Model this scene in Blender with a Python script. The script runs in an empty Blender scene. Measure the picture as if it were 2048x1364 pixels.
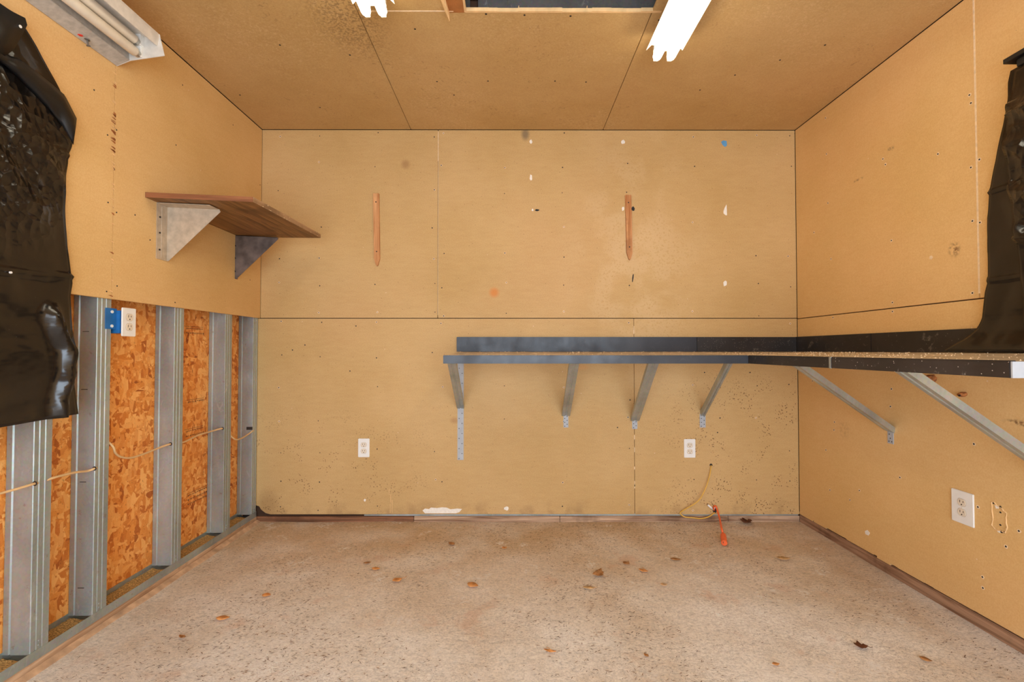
import bpy, bmesh, math, random
from mathutils import Vector, Matrix, noise
C = bpy.context.scene.collection
SC = bpy.context.scene
R = math.radians

# ------------------------------------------------------------------ camera, world, light, exposure
F_PX, HOR, VPX, CAM_Z = 950.0, 701.0, 1022.0, 1.054
cam_d = bpy.data.cameras.new('camera'); cam = bpy.data.objects.new('camera', cam_d); C.objects.link(cam)
cam_d.sensor_width = 36.0; cam_d.lens = 36.0 * F_PX / 2048.0; cam_d.clip_start = 0.02
PITCH = math.atan((HOR - 682.0) / F_PX); YAW = -math.atan((1024.0 - VPX) / F_PX)
cam.location = (0, 0, CAM_Z); cam.rotation_euler = (math.pi / 2 + PITCH, 0, YAW)
SC.camera = cam
w = bpy.data.worlds.new('world'); SC.world = w; w.use_nodes = True
w.node_tree.nodes['Background'].inputs[0].default_value = (0.90, 0.95, 1.0, 1)
w.node_tree.nodes['Background'].inputs[1].default_value = 1.2
SC.view_settings.view_transform = 'Standard'; SC.view_settings.look = 'None'
SC.view_settings.exposure = -0.12; SC.view_settings.gamma = 1.0; SC.view_settings.use_curve_mapping = False
SC.cycles.use_denoising = True
SC.cycles.max_bounces = 10; SC.cycles.diffuse_bounces = 6
SC.cycles.sample_clamp_indirect = 6.0
ld = bpy.data.lights.new('doorway_daylight', 'AREA'); ld.shape = 'RECTANGLE'; ld.size = 3.0; ld.size_y = 1.7
ld.energy = 128.0; ld.color = (0.74, 0.87, 1.03)
lo = bpy.data.objects.new('doorway_daylight', ld); C.objects.link(lo)
lo.location = (0.12, -1.45, 0.92); lo.rotation_euler = (R(90), 0, 0)
TUBE_EMIT = 14.0

# ------------------------------------------------------------------ constants of the room (metres)
XL, XR, YB, YF, ZC = -1.558, 1.784, 2.953, -1.30, 2.438
def ray(px, py):
    d = Vector(((px - 1024.0) / F_PX, 1.0, -(py - 682.0) / F_PX))
    d.rotate(Matrix.Rotation(PITCH, 3, 'X')); d.rotate(Matrix.Rotation(YAW, 3, 'Z'))
    return d
def on_x(px, py, X): d = ray(px, py); t = X / d.x; return Vector((X, d.y * t, CAM_Z + d.z * t))
def on_y(px, py, Y): d = ray(px, py); t = Y / d.y; return Vector((d.x * t, Y, CAM_Z + d.z * t))
def on_z(px, py, Z): d = ray(px, py); t = (Z - CAM_Z) / d.z; return Vector((d.x * t, d.y * t, Z))

# ------------------------------------------------------------------ mesh helpers
class MB:
    def __init__(s): s.v = []; s.f = []; s.fm = []; s.mi = 0
    def add(s, vs, fs):
        n = len(s.v); s.v += [tuple(p) for p in vs]
        for f in fs: s.f.append([n + i for i in f]); s.fm.append(s.mi)
        return s
    def box(s, x0, x1, y0, y1, z0, z1):
        vs = [(x, y, z) for x in (x0, x1) for y in (y0, y1) for z in (z0, z1)]
        return s.add(vs, [(0,1,3,2),(4,6,7,5),(0,4,5,1),(2,3,7,6),(0,2,6,4),(1,5,7,3)])
    def prism(s, poly, a, b):           # poly: list of 3D points, extruded by vector b-a
        off = Vector(b) - Vector(a); n = len(poly)
        vs = [Vector(p) for p in poly] + [Vector(p) + off for p in poly]
        fs = [list(range(n))[::-1], list(range(n, 2 * n))] + [(i, (i + 1) % n, n + (i + 1) % n, n + i) for i in range(n)]
        return s.add(vs, fs)
    def tube(s, pts, r, seg=10, cap=True):
        pts = [Vector(p) for p in pts]; rings = []
        up = Vector((0.13, 0.21, 1)).normalized()
        for i, p in enumerate(pts):
            t = (pts[min(i + 1, len(pts) - 1)] - pts[max(i - 1, 0)]).normalized()
            u = up - t * up.dot(t)
            if u.length < 0.05: u = Vector((1, 0, 0)) - t * t.x
            u.normalize(); up = u; q = t.cross(u)
            rr = r[i] if isinstance(r, (list, tuple)) else r
            rings.append([p + (u * math.cos(2 * math.pi * k / seg) + q * math.sin(2 * math.pi * k / seg)) * rr for k in range(seg)])
        vs = [v for rg in rings for v in rg]; fs = []
        for i in range(len(pts) - 1):
            for k in range(seg):
                fs.append((i * seg + k, i * seg + (k + 1) % seg, (i + 1) * seg + (k + 1) % seg, (i + 1) * seg + k))
        if cap: fs += [list(range(seg))[::-1], list(range((len(pts) - 1) * seg, len(pts) * seg))]
        return s.add(vs, fs)
    def sweep(s, prof, P0, P1, wdir):   # closed profile (w, n) swept from P0 to P1
        P0, P1 = Vector(P0), Vector(P1); a = (P1 - P0).normalized()
        wv = Vector(wdir); wv = (wv - a * wv.dot(a)).normalized(); nv = a.cross(wv)
        poly = [P0 + wv * p[0] + nv * p[1] for p in prof]
        return s.prism(poly, P0, P1)
    def strip(s, prof, P0, P1, wdir, t):   # open profile of sheet metal, thickness t, as quads (cheap and valid)
        P0, P1 = Vector(P0), Vector(P1); a = (P1 - P0).normalized()
        wv = Vector(wdir); wv = (wv - a * wv.dot(a)).normalized(); nv = a.cross(wv)
        n = len(prof); nr = []
        for i in range(n):
            d = Vector(prof[min(i + 1, n - 1)]) - Vector(prof[max(i - 1, 0)]); d.normalize(); nr.append(Vector((-d.y, d.x)) * t)
        out = [(Vector(p)) for p in prof]; inn = [Vector(p) + q for p, q in zip(prof, nr)]
        loop = out + inn[::-1]
        return s.prism_q([P0 + wv * p[0] + nv * p[1] for p in loop], P1 - P0, n)
    def prism_q(s, poly, off, n):       # sheet section: side faces + end caps made of quads
        m = 2 * n; vs = poly + [p + off for p in poly]
        fs = [(i, (i + 1) % m, m + (i + 1) % m, m + i) for i in range(m)]
        for i in range(n - 1):
            fs.append((i + 1, i, m - 1 - i, m - 2 - i)); fs.append((m + i, m + i + 1, m + m - 2 - i, m + m - 1 - i))
        return s.add(vs, fs)
def obj(name, mb, mat, parent=None, bevel=0.0, smooth=False, loc=None):
    me = bpy.data.meshes.new(name); vs = mb.v
    me.from_pydata(vs, [], mb.f); me.validate()
    mats = mat if isinstance(mat, (list, tuple)) else [mat]
    for m in mats: me.materials.append(m)
    if len(mats) > 1 and len(me.polygons) == len(mb.fm): me.polygons.foreach_set('material_index', mb.fm)
    bm = bmesh.new(); bm.from_mesh(me); bmesh.ops.recalc_face_normals(bm, faces=bm.faces)
    if bevel > 0:
        bmesh.ops.remove_doubles(bm, verts=bm.verts, dist=1e-6)
        es = [e for e in bm.edges if len(e.link_faces) == 2 and e.calc_face_angle(0) > 0.6]
        bmesh.ops.bevel(bm, geom=es, offset=bevel, segments=2, affect='EDGES', clamp_overlap=True)
    bm.to_mesh(me); bm.free()
    if smooth:
        for p in me.polygons: p.use_smooth = True
    o = bpy.data.objects.new(name, me); C.objects.link(o)
    if parent:
        o.parent = parent
        if parent.type == 'EMPTY': o.matrix_parent_inverse = Matrix.LocRotScale(parent.location, parent.rotation_euler, None).inverted()
    return o
def tag(o, label=None, cat=None, group=None, kind=None):
    if label: o['label'] = label
    if cat: o['category'] = cat
    if group: o['group'] = group
    if kind: o['kind'] = kind
    return o
def thing(name, label, cat, loc, group=None):
    o = bpy.data.objects.new(name, None); C.objects.link(o); o.location = loc; o.empty_display_size = 0.05
    return tag(o, label, cat, group)
def struct(name, mb, mat, bevel=0): return tag(obj(name, mb, mat, None, bevel), kind='structure')

# ------------------------------------------------------------------ materials
def srgb(r, g, b):
    f = lambda c: (c / 255 / 12.92) if c / 255 <= 0.04045 else ((c / 255 + 0.055) / 1.055) ** 2.4
    return (f(r), f(g), f(b), 1)
class NT:
    def __init__(s, name):
        s.m = bpy.data.materials.new(name); s.m.use_nodes = True; s.t = s.m.node_tree; s.n = s.t.nodes; s.l = s.t.links
        s.b = s.n['Principled BSDF']; s.co = s.n.new('ShaderNodeTexCoord').outputs['Object']
        s.sep = None
    def link(s, a, b): s.l.new(a, b)
    def mapping(s, scale=(1,1,1), rot=(0,0,0), loc=(0,0,0), co=None):
        m = s.n.new('ShaderNodeMapping'); m.inputs['Scale'].default_value = scale; m.inputs['Rotation'].default_value = rot
        m.inputs['Location'].default_value = loc; s.link(co or s.co, m.inputs[0]); return m.outputs[0]
    def noise(s, scale, detail=3, rough=0.5, co=None, dist=0.0, col=False):
        n = s.n.new('ShaderNodeTexNoise'); n.inputs['Scale'].default_value = scale; n.inputs['Detail'].default_value = detail
        n.inputs['Roughness'].default_value = rough; n.inputs['Distortion'].default_value = dist
        s.link(co or s.co, n.inputs['Vector']); return n.outputs['Color' if col else 'Fac']
    def voro(s, scale, co=None, feature='F1', out='Distance', rnd=1.0):
        n = s.n.new('ShaderNodeTexVoronoi'); n.feature = feature; n.inputs['Scale'].default_value = scale
        n.inputs['Randomness'].default_value = rnd; s.link(co or s.co, n.inputs['Vector']); return n.outputs[out]
    def ramp(s, fac, stops, interp='LINEAR'):
        r = s.n.new('ShaderNodeValToRGB'); r.color_ramp.interpolation = interp; e = r.color_ramp.elements
        while len(e) < len(stops): e.new(0.5)
        for i, (p, c) in enumerate(stops):
            e[i].position = p; e[i].color = c if isinstance(c, tuple) else (c, c, c, 1)
        s.link(fac, r.inputs[0]); return r.outputs[0]
    def mix(s, fac, a, b, mode='MIX'):
        m = s.n.new('ShaderNodeMix'); m.data_type = 'RGBA'; m.blend_type = mode
        for sock, v in ((m.inputs[0], fac), (m.inputs[6], a), (m.inputs[7], b)):
            if hasattr(v, 'is_linked') or isinstance(v, bpy.types.NodeSocket): s.link(v, sock)
            else: sock.default_value = v
        return m.outputs[2]
    def math(s, op, a, b=None, clamp=False):
        m = s.n.new('ShaderNodeMath'); m.operation = op; m.use_clamp = clamp
        for i, v in enumerate((a, b)):
            if v is None: continue
            if isinstance(v, bpy.types.NodeSocket): s.link(v, m.inputs[i])
            else: m.inputs[i].default_value = v
        return m.outputs[0]
    def axis(s, k):
        if not s.sep: s.sep = s.n.new('ShaderNodeSeparateXYZ'); s.link(s.co, s.sep.inputs[0])
        return s.sep.outputs[k]
    def rng(s, v, a, b, c=0.0, d=1.0):
        m = s.n.new('ShaderNodeMapRange'); m.interpolation_type = 'SMOOTHSTEP'
        for i, x in enumerate((a, b, c, d)): m.inputs[i + 1].default_value = x
        s.link(v, m.inputs[0]); return m.outputs[0]
    def spot(s, p, rx, rz, axes=(0, 2), soft=0.5):       # elliptical stain at a place
        a = s.math('DIVIDE', s.math('SUBTRACT', s.axis(axes[0]), p[0]), rx)
        b = s.math('DIVIDE', s.math('SUBTRACT', s.axis(axes[1]), p[1]), rz)
        d = s.math('SQRT', s.math('ADD', s.math('MULTIPLY', a, a), s.math('MULTIPLY', b, b)))
        return s.rng(d, 1 - soft, 1 + soft * 0.5, 1.0, 0.0)
    def bump(s, h, strength=0.2, dist=0.01):
        b = s.n.new('ShaderNodeBump'); b.inputs['Strength'].default_value = strength; b.inputs['Distance'].default_value = dist
        s.link(h, b.inputs['Height']); s.link(b.outputs[0], s.b.inputs['Normal']); return s
    def set(s, col=None, rough=None, metal=None, **k):
        for nm, v in (('Base Color', col), ('Roughness', rough), ('Metallic', metal)):
            if v is None: continue
            if isinstance(v, bpy.types.NodeSocket): s.link(v, s.b.inputs[nm])
            else: s.b.inputs[nm].default_value = v
        for nm, v in k.items(): s.b.inputs[nm.replace('_', ' ')].default_value = v
        return s
def plain(name, col, rough=0.5, metal=0.0, var=0.12, scale=25.0, bump=0.0, **k):
    t = NT(name); n = t.noise(scale, 4)
    d = tuple(c * (1 - var * 2) for c in col[:3]) + (1,); l = tuple(min(1, c * (1 + var)) for c in col[:3]) + (1,)
    t.set(t.ramp(n, [(0.3, d), (0.7, l)]), rough, metal, **k)
    if bump: t.bump(t.noise(scale * 3, 4), bump, 0.004)
    return t.m

DW = srgb(214, 175, 116)
def drywall(name, tone=1.0, extra=None, mild=None):  # tone: colour factor per surface, makes up for uneven light
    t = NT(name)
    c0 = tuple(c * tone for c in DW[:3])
    big = t.noise(1.3, 4, 0.55)
    col = t.ramp(big, [(0.30, (c0[0] * .90, c0[1] * .865, c0[2] * .78, 1)), (0.72, (min(1, c0[0] * 1.06), c0[1] * 1.06, c0[2] * 1.12, 1))])
    hue = t.noise(0.9, 3, 0.5, t.mapping((1, 1, 1), (0, 0, 0), (7, 3, 5)))
    col = t.mix(t.rng(hue, .48, .70, 0, .45), col, (min(1, c0[0] * 1.02), c0[1] * .93, c0[2] * .98, 1))
    fine = t.noise(170, 3, 0.7)
    col = t.mix(0.30, col, t.ramp(fine, [(0.3, 0.35), (0.7, 0.95)]), 'SOFT_LIGHT')
    fib = t.noise(14, 5, 0.6, t.mapping((1, 1, 4)))
    col = t.mix(0.22, col, t.ramp(fib, [(0.3, 0.38), (0.7, 0.66)]), 'SOFT_LIGHT')
    # sparse dents and specks
    v = t.voro(46); vc = t.voro(46, out='Color')
    hit = t.math('MULTIPLY', t.math('LESS_THAN', v, 0.085), t.math('GREATER_THAN', vc, 0.80))
    col = t.mix(t.math('MULTIPLY', hit, 0.7), col, srgb(92, 58, 30))
    v2 = t.voro(22, t.mapping((1, 1, 1), (0.3, 0.4, 0.1), (3, 1, 2))); vc2 = t.voro(22, t.mapping((1, 1, 1), (0.3, 0.4, 0.1), (3, 1, 2)), out='Color')
    hit2 = t.math('MULTIPLY', t.math('LESS_THAN', v2, 0.07), t.math('GREATER_THAN', vc2, 0.86))
    col = t.mix(t.math('MULTIPLY', hit2, 0.5), col, srgb(236, 214, 186))
    if mild: col = mild(t, col)
    t.set(col, 0.62, Specular_IOR_Level=0.3).bump(t.noise(240, 3), 0.10, 0.002)
    return t.m
def mild_back(t, col):
    v = t.voro(75); dots = t.math('LESS_THAN', v, t.rng(t.noise(9, 2), 0.42, 0.62, 0.0, 0.26))
    x, z = t.axis(0), t.axis(2)
    left = t.math('MULTIPLY', t.rng(x, -1.0, -0.25, 1, 0), t.rng(z, 0.25, 0.85, 1, 0))
    right = t.math('MULTIPLY', t.rng(x, 0.7, 1.3, 0, 1), t.rng(z, 0.75, 1.0, 1, 0))
    m = t.math('MULTIPLY', t.math('ADD', left, right, True), dots)
    col = t.mix(t.math('MULTIPLY', m, 0.75), col, srgb(96, 62, 32))
    # dry white bloom of old water drops
    zone = t.math('MULTIPLY', t.spot((0.78, 1.62), 0.42, 0.80, soft=0.8), t.rng(t.voro(70, feature='SMOOTH_F1'), 0.18, 0.40, 0, 1))
    zone = t.math('MULTIPLY', zone, t.rng(t.noise(5, 3), 0.42, 0.60, 0, 1))
    col = t.mix(t.math('MULTIPLY', zone, 0.34), col, srgb(222, 192, 148))
    for p, rx, rz, c, a in (((-0.66, 2.22), .028, .030, srgb(140, 95, 55), .45), ((-0.105, 1.415), .032, .032, srgb(214, 128, 52), .75),
                            ((0.09, 2.41), .026, .040, srgb(92, 84, 72), .65), ((-1.50, 0.10), .07, .10, srgb(120, 80, 40), .3),
                            ((-0.35, .62), .028, .02, srgb(160, 110, 66), .4), ((0.44, .95), .05, .02, srgb(226, 160, 90), .3)):
        col = t.mix(t.math('MULTIPLY', t.spot(p, rx, rz, soft=.7), a), col, c)
    # grey dirt line close to the floor
    low = t.math('MULTIPLY', t.rng(z, 0.04, 0.16, 1, 0), t.rng(t.noise(11, 4), .45, .7, 0, 1))
    return t.mix(t.math('MULTIPLY', low, .35), col, srgb(120, 84, 50))
def mild_right(t, col):
    for p, ry, rz, c, a in (((1.90, 1.46), .025, .03, srgb(110, 66, 34), .8), ((1.63, .80), .09, .012, srgb(120, 70, 36), .6),
                            ((2.55, .63), .05, .05, srgb(150, 105, 66), .2), ((1.67, .80), .04, .01, srgb(100, 60, 34), .6),
                            ((2.42, 1.93), .04, .008, srgb(120, 84, 50), .6), ((2.21, 2.0), .02, .012, srgb(96, 80, 60), .7)):
        col = t.mix(t.math('MULTIPLY', t.math('MULTIPLY', t.spot(p, ry, rz, (1, 2), .7), t.rng(t.noise(60, 3), .4, .6)), a), col, c)
    return col
def mild_ceiling(t, col):
    n = t.math('MULTIPLY', t.rng(t.noise(90, 4, .7), .50, .66), t.rng(t.noise(2.2, 3), .42, .66))
    col = t.mix(t.math('MULTIPLY', n, .30), col, srgb(232, 202, 158))
    d = t.math('MULTIPLY', t.spot((-.68, 1.95), .16, .28, (0, 1), .8), t.rng(t.noise(120, 3), .45, .6))
    col = t.mix(t.math('MULTIPLY', d, .5), col, srgb(96, 70, 44))
    s_ = t.math('MULTIPLY', t.rng(t.noise(30, 5, .7, t.mapping((1, 1, 6)), 1.5), .60, .64), t.rng(t.noise(3, 2), .5, .6))
    return t.mix(t.math('MULTIPLY', s_, .35), col, srgb(112, 78, 46))
M_back = drywall('drywall_back', .84, mild=mild_back)  # colour toned down in place of less light on this wall
M_right = drywall('drywall_right', 1.10, mild=mild_right)  # colour lightened to make up for weak light on the side wall
M_left = drywall('drywall_left', 1.04)  # same board, lightened a little where too little light arrives
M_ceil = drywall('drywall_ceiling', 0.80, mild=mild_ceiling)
M_gap = plain('dark_joint', srgb(66, 42, 24), 0.9)
M_putty = plain('joint_compound', srgb(240, 214, 176), 0.8, var=.08, scale=60)
M_paper = plain('torn_paper', srgb(236, 196, 140), 0.8, var=.08)

def floor_mat():
    t = NT('worn_concrete')
    col = t.ramp(t.noise(1.6, 6, .62), [(.30, srgb(211, 192, 168)), (.50, srgb(233, 224, 212)), (.70, srgb(248, 244, 238))])
    film = t.math('MULTIPLY', t.rng(t.axis(1), 1.65, 2.8, 0, .75), t.rng(t.noise(3, 4, .6), .30, .62, .45, 1))
    col = t.mix(film, col, srgb(198, 164, 118))                                       # browner tint, stronger towards the back
    streak = t.noise(30, 6, .78, t.mapping((1, 2.0, 1), (0, 0, .35)), 1.6)
    col = t.mix(.9, col, t.ramp(streak, [(.34, .74), (.47, 1.04), (.60, 1.16)]), 'MULTIPLY')
    gr = t.noise(120, 5, .85)
    col = t.mix(.9, col, t.ramp(gr, [(.34, .70), (.50, 1.06), (.64, 1.18)]), 'MULTIPLY')
    dirt = t.math('MULTIPLY', t.rng(t.noise(48, 6, .8, t.mapping((1, 1.9, 1), (0, 0, .3)), 2.6), .56, .62), t.rng(t.noise(2.6, 5), .44, .58))
    col = t.mix(t.math('MULTIPLY', dirt, .75), col, srgb(140, 102, 62))
    wh = t.math('MULTIPLY', t.rng(t.noise(6, 5, .65), .57, .68), t.rng(t.noise(70, 4), .42, .56))
    col = t.mix(t.math('MULTIPLY', wh, .75), col, srgb(246, 240, 232))
    rust = t.math('MULTIPLY', t.rng(t.noise(4, 5, .6, t.mapping((1, 1, 1), (0, 0, 0), (9, 2, 0))), .58, .70), .35)
    col = t.mix(rust, col, srgb(214, 164, 126))
    t.set(col, .85, Specular_IOR_Level=.2)
    h = t.math('ADD', t.math('MULTIPLY', streak, 1.0), t.math('MULTIPLY', gr, .7))
    t.bump(h, .7, .010); return t.m
M_floor = floor_mat()

def osb_mat():
    t = NT('strand_board')
    warp = t.noise(9, 3, .5, col=True)
    base = t.mix(.012, t.co, warp, 'ADD')
    col = None
    cols = [(0.0, srgb(150, 70, 22)), (.18, srgb(206, 116, 44)), (.42, srgb(236, 154, 70)), (.62, srgb(250, 186, 108)), (.85, srgb(222, 134, 54)), (1.0, srgb(140, 62, 20))]
    for i, (sc, rot) in enumerate((((1, 24, 8), 0.5), ((1, 9, 30), 1.1), ((1, 40, 12), -0.7), ((1, 15, 42), -0.25), ((1, 50, 18), .95))):
        mp = t.mapping(sc, (rot, 0, 0), (0, i * 7.3, i * 3.1), base)
        c = t.ramp(t.voro(1.0, mp, out='Color'), cols)
        grain = t.noise(3, 4, .6, t.mapping((1, 22, 3), (0, 0, 0), (0, 0, 0), mp))
        c = t.mix(.5, c, t.ramp(grain, [(.3, .2), (.7, .8)]), 'SOFT_LIGHT')
        if col is None: col = c
        else: col = t.mix(t.rng(t.noise(11 + 4 * i, 2, .5, t.mapping((1, 1, 1), (0, 0, 0), (i * 3, i, 0)), .4), .49, .52), col, c)
    dk = t.rng(t.noise(60, 5, .75, t.mapping((1, 1.6, .7), (.4, 0, 0)), 2.0), .60, .65)
    col = t.mix(t.math('MULTIPLY', dk, .7), col, srgb(104, 42, 10))
    lt = t.rng(t.noise(44, 5, .75, t.mapping((1, .7, 1.8), (-.5, 0, 0)), 3.0), .60, .66)
    col = t.mix(t.math('MULTIPLY', lt, .6), col, srgb(252, 196, 112))
    t.set(col, .6, Specular_IOR_Level=.3).bump(t.noise(60, 4), .4, .004); return t.m
M_osb = osb_mat()

def steel(name, col, rough=.42, metal=.55, stain=.25, sat=None):
    t = NT(name)
    c = t.ramp(t.noise(6, 4, .6, t.mapping((1, 1, .25))), [(.3, tuple(x * .72 for x in col[:3]) + (1,)), (.7, tuple(min(1, x * 1.12) for x in col[:3]) + (1,))])
    sp = t.voro(120, out='Color'); c = t.mix(.12, c, sp, 'SOFT_LIGHT')
    wr = t.rng(t.noise(22, 5, .7, t.mapping((1, 1, .35)), 1.0), .60, .66)
    c = t.mix(t.math('MULTIPLY', wr, stain), c, srgb(214, 218, 214))
    ru = t.rng(t.noise(30, 4, .7), .64, .70); c = t.mix(t.math('MULTIPLY', ru, stain * 1.4), c, srgb(140, 84, 56))
    t.set(c, t.ramp(t.noise(12, 3), [(.3, rough - .1), (.7, rough + .1)]), metal); return t.m
M_stud = steel('galvanized_stud', srgb(172, 181, 178))
M_zinc = steel('galvanized_zinc', srgb(176, 182, 178), .4, .6, .12)
M_zincdk = steel('galvanized_dull', srgb(120, 116, 112), .5, .6, .3)
M_white_metal = plain('fixture_enamel', srgb(214, 206, 194), .45, var=.06, scale=40)
M_fixgrey = plain('fixture_grey_enamel', srgb(186, 180, 170), .45, var=.10, scale=60)
M_tube_off = plain('tube_glass_off', srgb(226, 214, 194), .25, var=.03)
def emit(name, col, s):
    t = NT(name); t.set((.9, .9, .9, 1), .3); t.b.inputs['Emission Color'].default_value = col; t.b.inputs['Emission Strength'].default_value = s; return t.m
M_tube_on = emit('tube_lit', (1.0, .92, .72, 1), TUBE_EMIT)
M_cap = plain('tube_cap_metal', srgb(190, 188, 180), .35, .7, var=.04)

def wood(name, lo, hi, scale=(3, 3, 3), rough=.65, axis='Z', bump=.2):
    t = NT(name); s = {'X': (1.5, 30, 30), 'Y': (30, 1.5, 30), 'Z': (30, 30, 1.5)}[axis]
    g = t.noise(1.6, 6, .6, t.mapping(s), 1.0); c = t.ramp(g, [(.32, lo), (.68, hi)])
    k = t.rng(t.noise(5, 4, .6), .52, .66); c = t.mix(t.math('MULTIPLY', k, .45), c, tuple(x * .55 for x in lo[:3]) + (1,))
    t.set(c, rough, Specular_IOR_Level=.3).bump(g, bump, .003); return t.m
M_sill_dark = wood('dark_lumber', srgb(112, 78, 54), srgb(184, 146, 116), axis='Y')  # darker brown wood for the right sill
M_sill_darkX = wood('dark_lumber_back', srgb(96, 62, 38), srgb(158, 108, 76), axis='X')  # darker brown wood for the left piece of the back sill
M_stake = wood('stake_wood', srgb(168, 104, 54), srgb(222, 166, 112), axis='Z')
M_plate = wood('treated_lumber', srgb(160, 122, 88), srgb(214, 182, 150), axis='Y')
M_plateX = wood('treated_lumber_back', srgb(112, 76, 50), srgb(206, 172, 140), axis='X')
M_ply = wood('plywood_face', srgb(98, 66, 34), srgb(150, 108, 62), axis='Y', rough=.55)
M_plyedge = wood('plywood_edge', srgb(112, 66, 40), srgb(156, 100, 64), axis='X')
M_plypale = wood('plywood_pale_edge', srgb(132, 98, 66), srgb(186, 152, 116), axis='Y')

def laminate(name, base, dust, amount):
    t = NT(name); c = t.ramp(t.noise(5, 5, .6), [(.35, base), (.7, tuple(x * 1.7 + .004 for x in base[:3]) + (1,))])
    v = t.voro(110); vc = t.voro(110, out='Color'); h = t.math('MULTIPLY', t.math('LESS_THAN', v, .17), t.math('GREATER_THAN', vc, .72))
    c = t.mix(t.math('MULTIPLY', h, amount), c, dust)
    s = t.rng(t.noise(16, 5, .7, None, 1.5), .60, .70); c = t.mix(t.math('MULTIPLY', s, amount * .5), c, dust)
    t.set(c, t.ramp(t.noise(8, 4), [(.3, .28), (.7, .5)])); return t.m
M_lam = laminate('black_laminate', srgb(34, 30, 28), srgb(190, 178, 160), .35)
M_lamblue = laminate('slate_laminate', srgb(34, 36, 42), srgb(140, 138, 136), .12)
M_lamtop = laminate('dusty_laminate_top', srgb(176, 160, 136), srgb(232, 220, 200), .8)
M_lamdust = laminate('dusty_laminate_edge', srgb(46, 40, 38), srgb(206, 196, 186), .75)
M_endcap = plain('white_end_cap', srgb(176, 180, 184), .6, var=.05)

def plastic():
    t = NT('black_plastic_film'); c = t.ramp(t.noise(4, 4), [(.3, srgb(12, 11, 11)), (.7, srgb(24, 20, 18))])
    v = t.voro(140); vc = t.voro(140, out='Color'); h = t.math('MULTIPLY', t.math('LESS_THAN', v, .10), t.math('GREATER_THAN', vc, .90))
    c = t.mix(t.math('MULTIPLY', h, .4), c, srgb(170, 150, 130))
    t.set(c, .20, Specular_IOR_Level=.6)
    a = t.noise(3.2, 2, .4); b = t.noise(9, 2, .4, t.mapping((1, 1, 2.2), (-.5, 0, 0)))
    zone = t.spot((1.44, 1.66), .20, .30, (1, 2), .6)
    c1_ = t.voro(11, t.mapping((1, 1.0, 1.7), (.6, 0, 0)), out='Distance'); c2_ = t.voro(24, t.mapping((1, 1.5, 1), (-.4, 0, 0)), out='Distance')
    cr = t.math('MULTIPLY', t.math('ADD', c1_, t.math('MULTIPLY', c2_, .5)), t.math('ADD', t.math('MULTIPLY', zone, .60), .02))
    t.bump(t.math('ADD', t.math('ADD', a, t.math('MULTIPLY', b, .15)), cr), .5, .06); return t.m
M_film = plastic()
M_filmdk = plain('black_plastic_inside', srgb(12, 11, 11), .45, var=.1)
M_whiteplastic = plain('white_plastic', srgb(238, 236, 230), .35, var=.02)
M_ivory = plain('ivory_plastic', srgb(232, 218, 196), .4, var=.03)
M_slot = plain('slot_dark', srgb(44, 34, 26), .7, var=.05)
M_blue = plain('blue_box_plastic', srgb(36, 110, 176), .45, var=.08)
M_bluepaint = plain('blue_paint_scrap', srgb(96, 160, 206), .6, var=.05)
M_whitepaint = plain('white_plaster', srgb(244, 236, 222), .8, var=.05, scale=80)
M_black = plain('black_mark', srgb(34, 32, 30), .7, var=.05)
M_cable = plain('cable_sheath', srgb(222, 184, 132), .5, var=.06)
M_yellow = plain('yellow_cord', srgb(226, 178, 74), .5, var=.06)
M_orange = plain('orange_cord', srgb(240, 104, 50), .45, var=.06)
M_mud = plain('dried_mud', srgb(176, 110, 58), .9, var=.3, scale=90, bump=.6)
M_red = plain('red_sticker', srgb(226, 52, 44), .5, var=.03)
M_sawdust = plain('sawdust_litter', srgb(206, 166, 100), .95, var=.4, scale=200, bump=.8)
M_leafs = [plain('dry_leaf_orange', srgb(226, 160, 96), .7, var=.2, scale=60), plain('dry_leaf_brown', srgb(178, 126, 76), .7, var=.25, scale=60),
           plain('dry_leaf_dark', srgb(104, 58, 30), .7, var=.25, scale=60), plain('dry_leaf_tan', srgb(214, 176, 128), .7, var=.2, scale=60),
           plain('dry_leaf_pale', srgb(232, 196, 156), .7, var=.15, scale=60)]
M_debris = plain('lint_and_splinters', srgb(118, 84, 50), .9, var=.4, scale=8)
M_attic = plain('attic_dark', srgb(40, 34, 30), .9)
M_brown = plain('brown_cardboard', srgb(168, 108, 54), .8, var=.12, scale=20)

# ------------------------------------------------------------------ floor
fl = MB(); nx, ny = 90, 110
x0, x1, y0, y1 = -1.70, 1.92, YF - 2.2, 3.05
vs = []; fs = []
for j in range(ny + 1):
    for i in range(nx + 1):
        x = x0 + (x1 - x0) * i / nx; y = y0 + (y1 - y0) * j / ny
        vs.append((x, y, 0.004 * noise.noise((x * 2.1, y * 2.1, 0)) + .0015 * noise.noise((x * 9, y * 9, 4)) - .003))
for j in range(ny):
    for i in range(nx): a = j * (nx + 1) + i; fs.append((a, a + 1, a + nx + 2, a + nx + 1))
n0 = len(vs)
fl.add(vs, fs); fl.box(x0, x1, y0, y1, -.12, -.02)
floor = struct('floor', fl, M_floor)
for p in floor.data.polygons: p.use_smooth = True

# ------------------------------------------------------------------ wall_back
T = 0.0127
g = 0.0022
wb = struct('wall_back', MB().box(XL - .12, XR + .12, YB + T + .001, YB + .12, .0, ZC + .1), M_gap)
sx = on_y(876, 450, YB).x; seamz = on_y(1100, 636.5, YB).z; sx2 = on_y(1268, 700, YB).x; zb = .043
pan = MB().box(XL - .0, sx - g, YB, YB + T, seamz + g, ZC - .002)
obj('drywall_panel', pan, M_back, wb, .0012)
obj('drywall_panel', MB().box(sx + g * .6, XR - .002, YB, YB + T, seamz + g, ZC - .002), M_back, wb, .0012)
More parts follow.
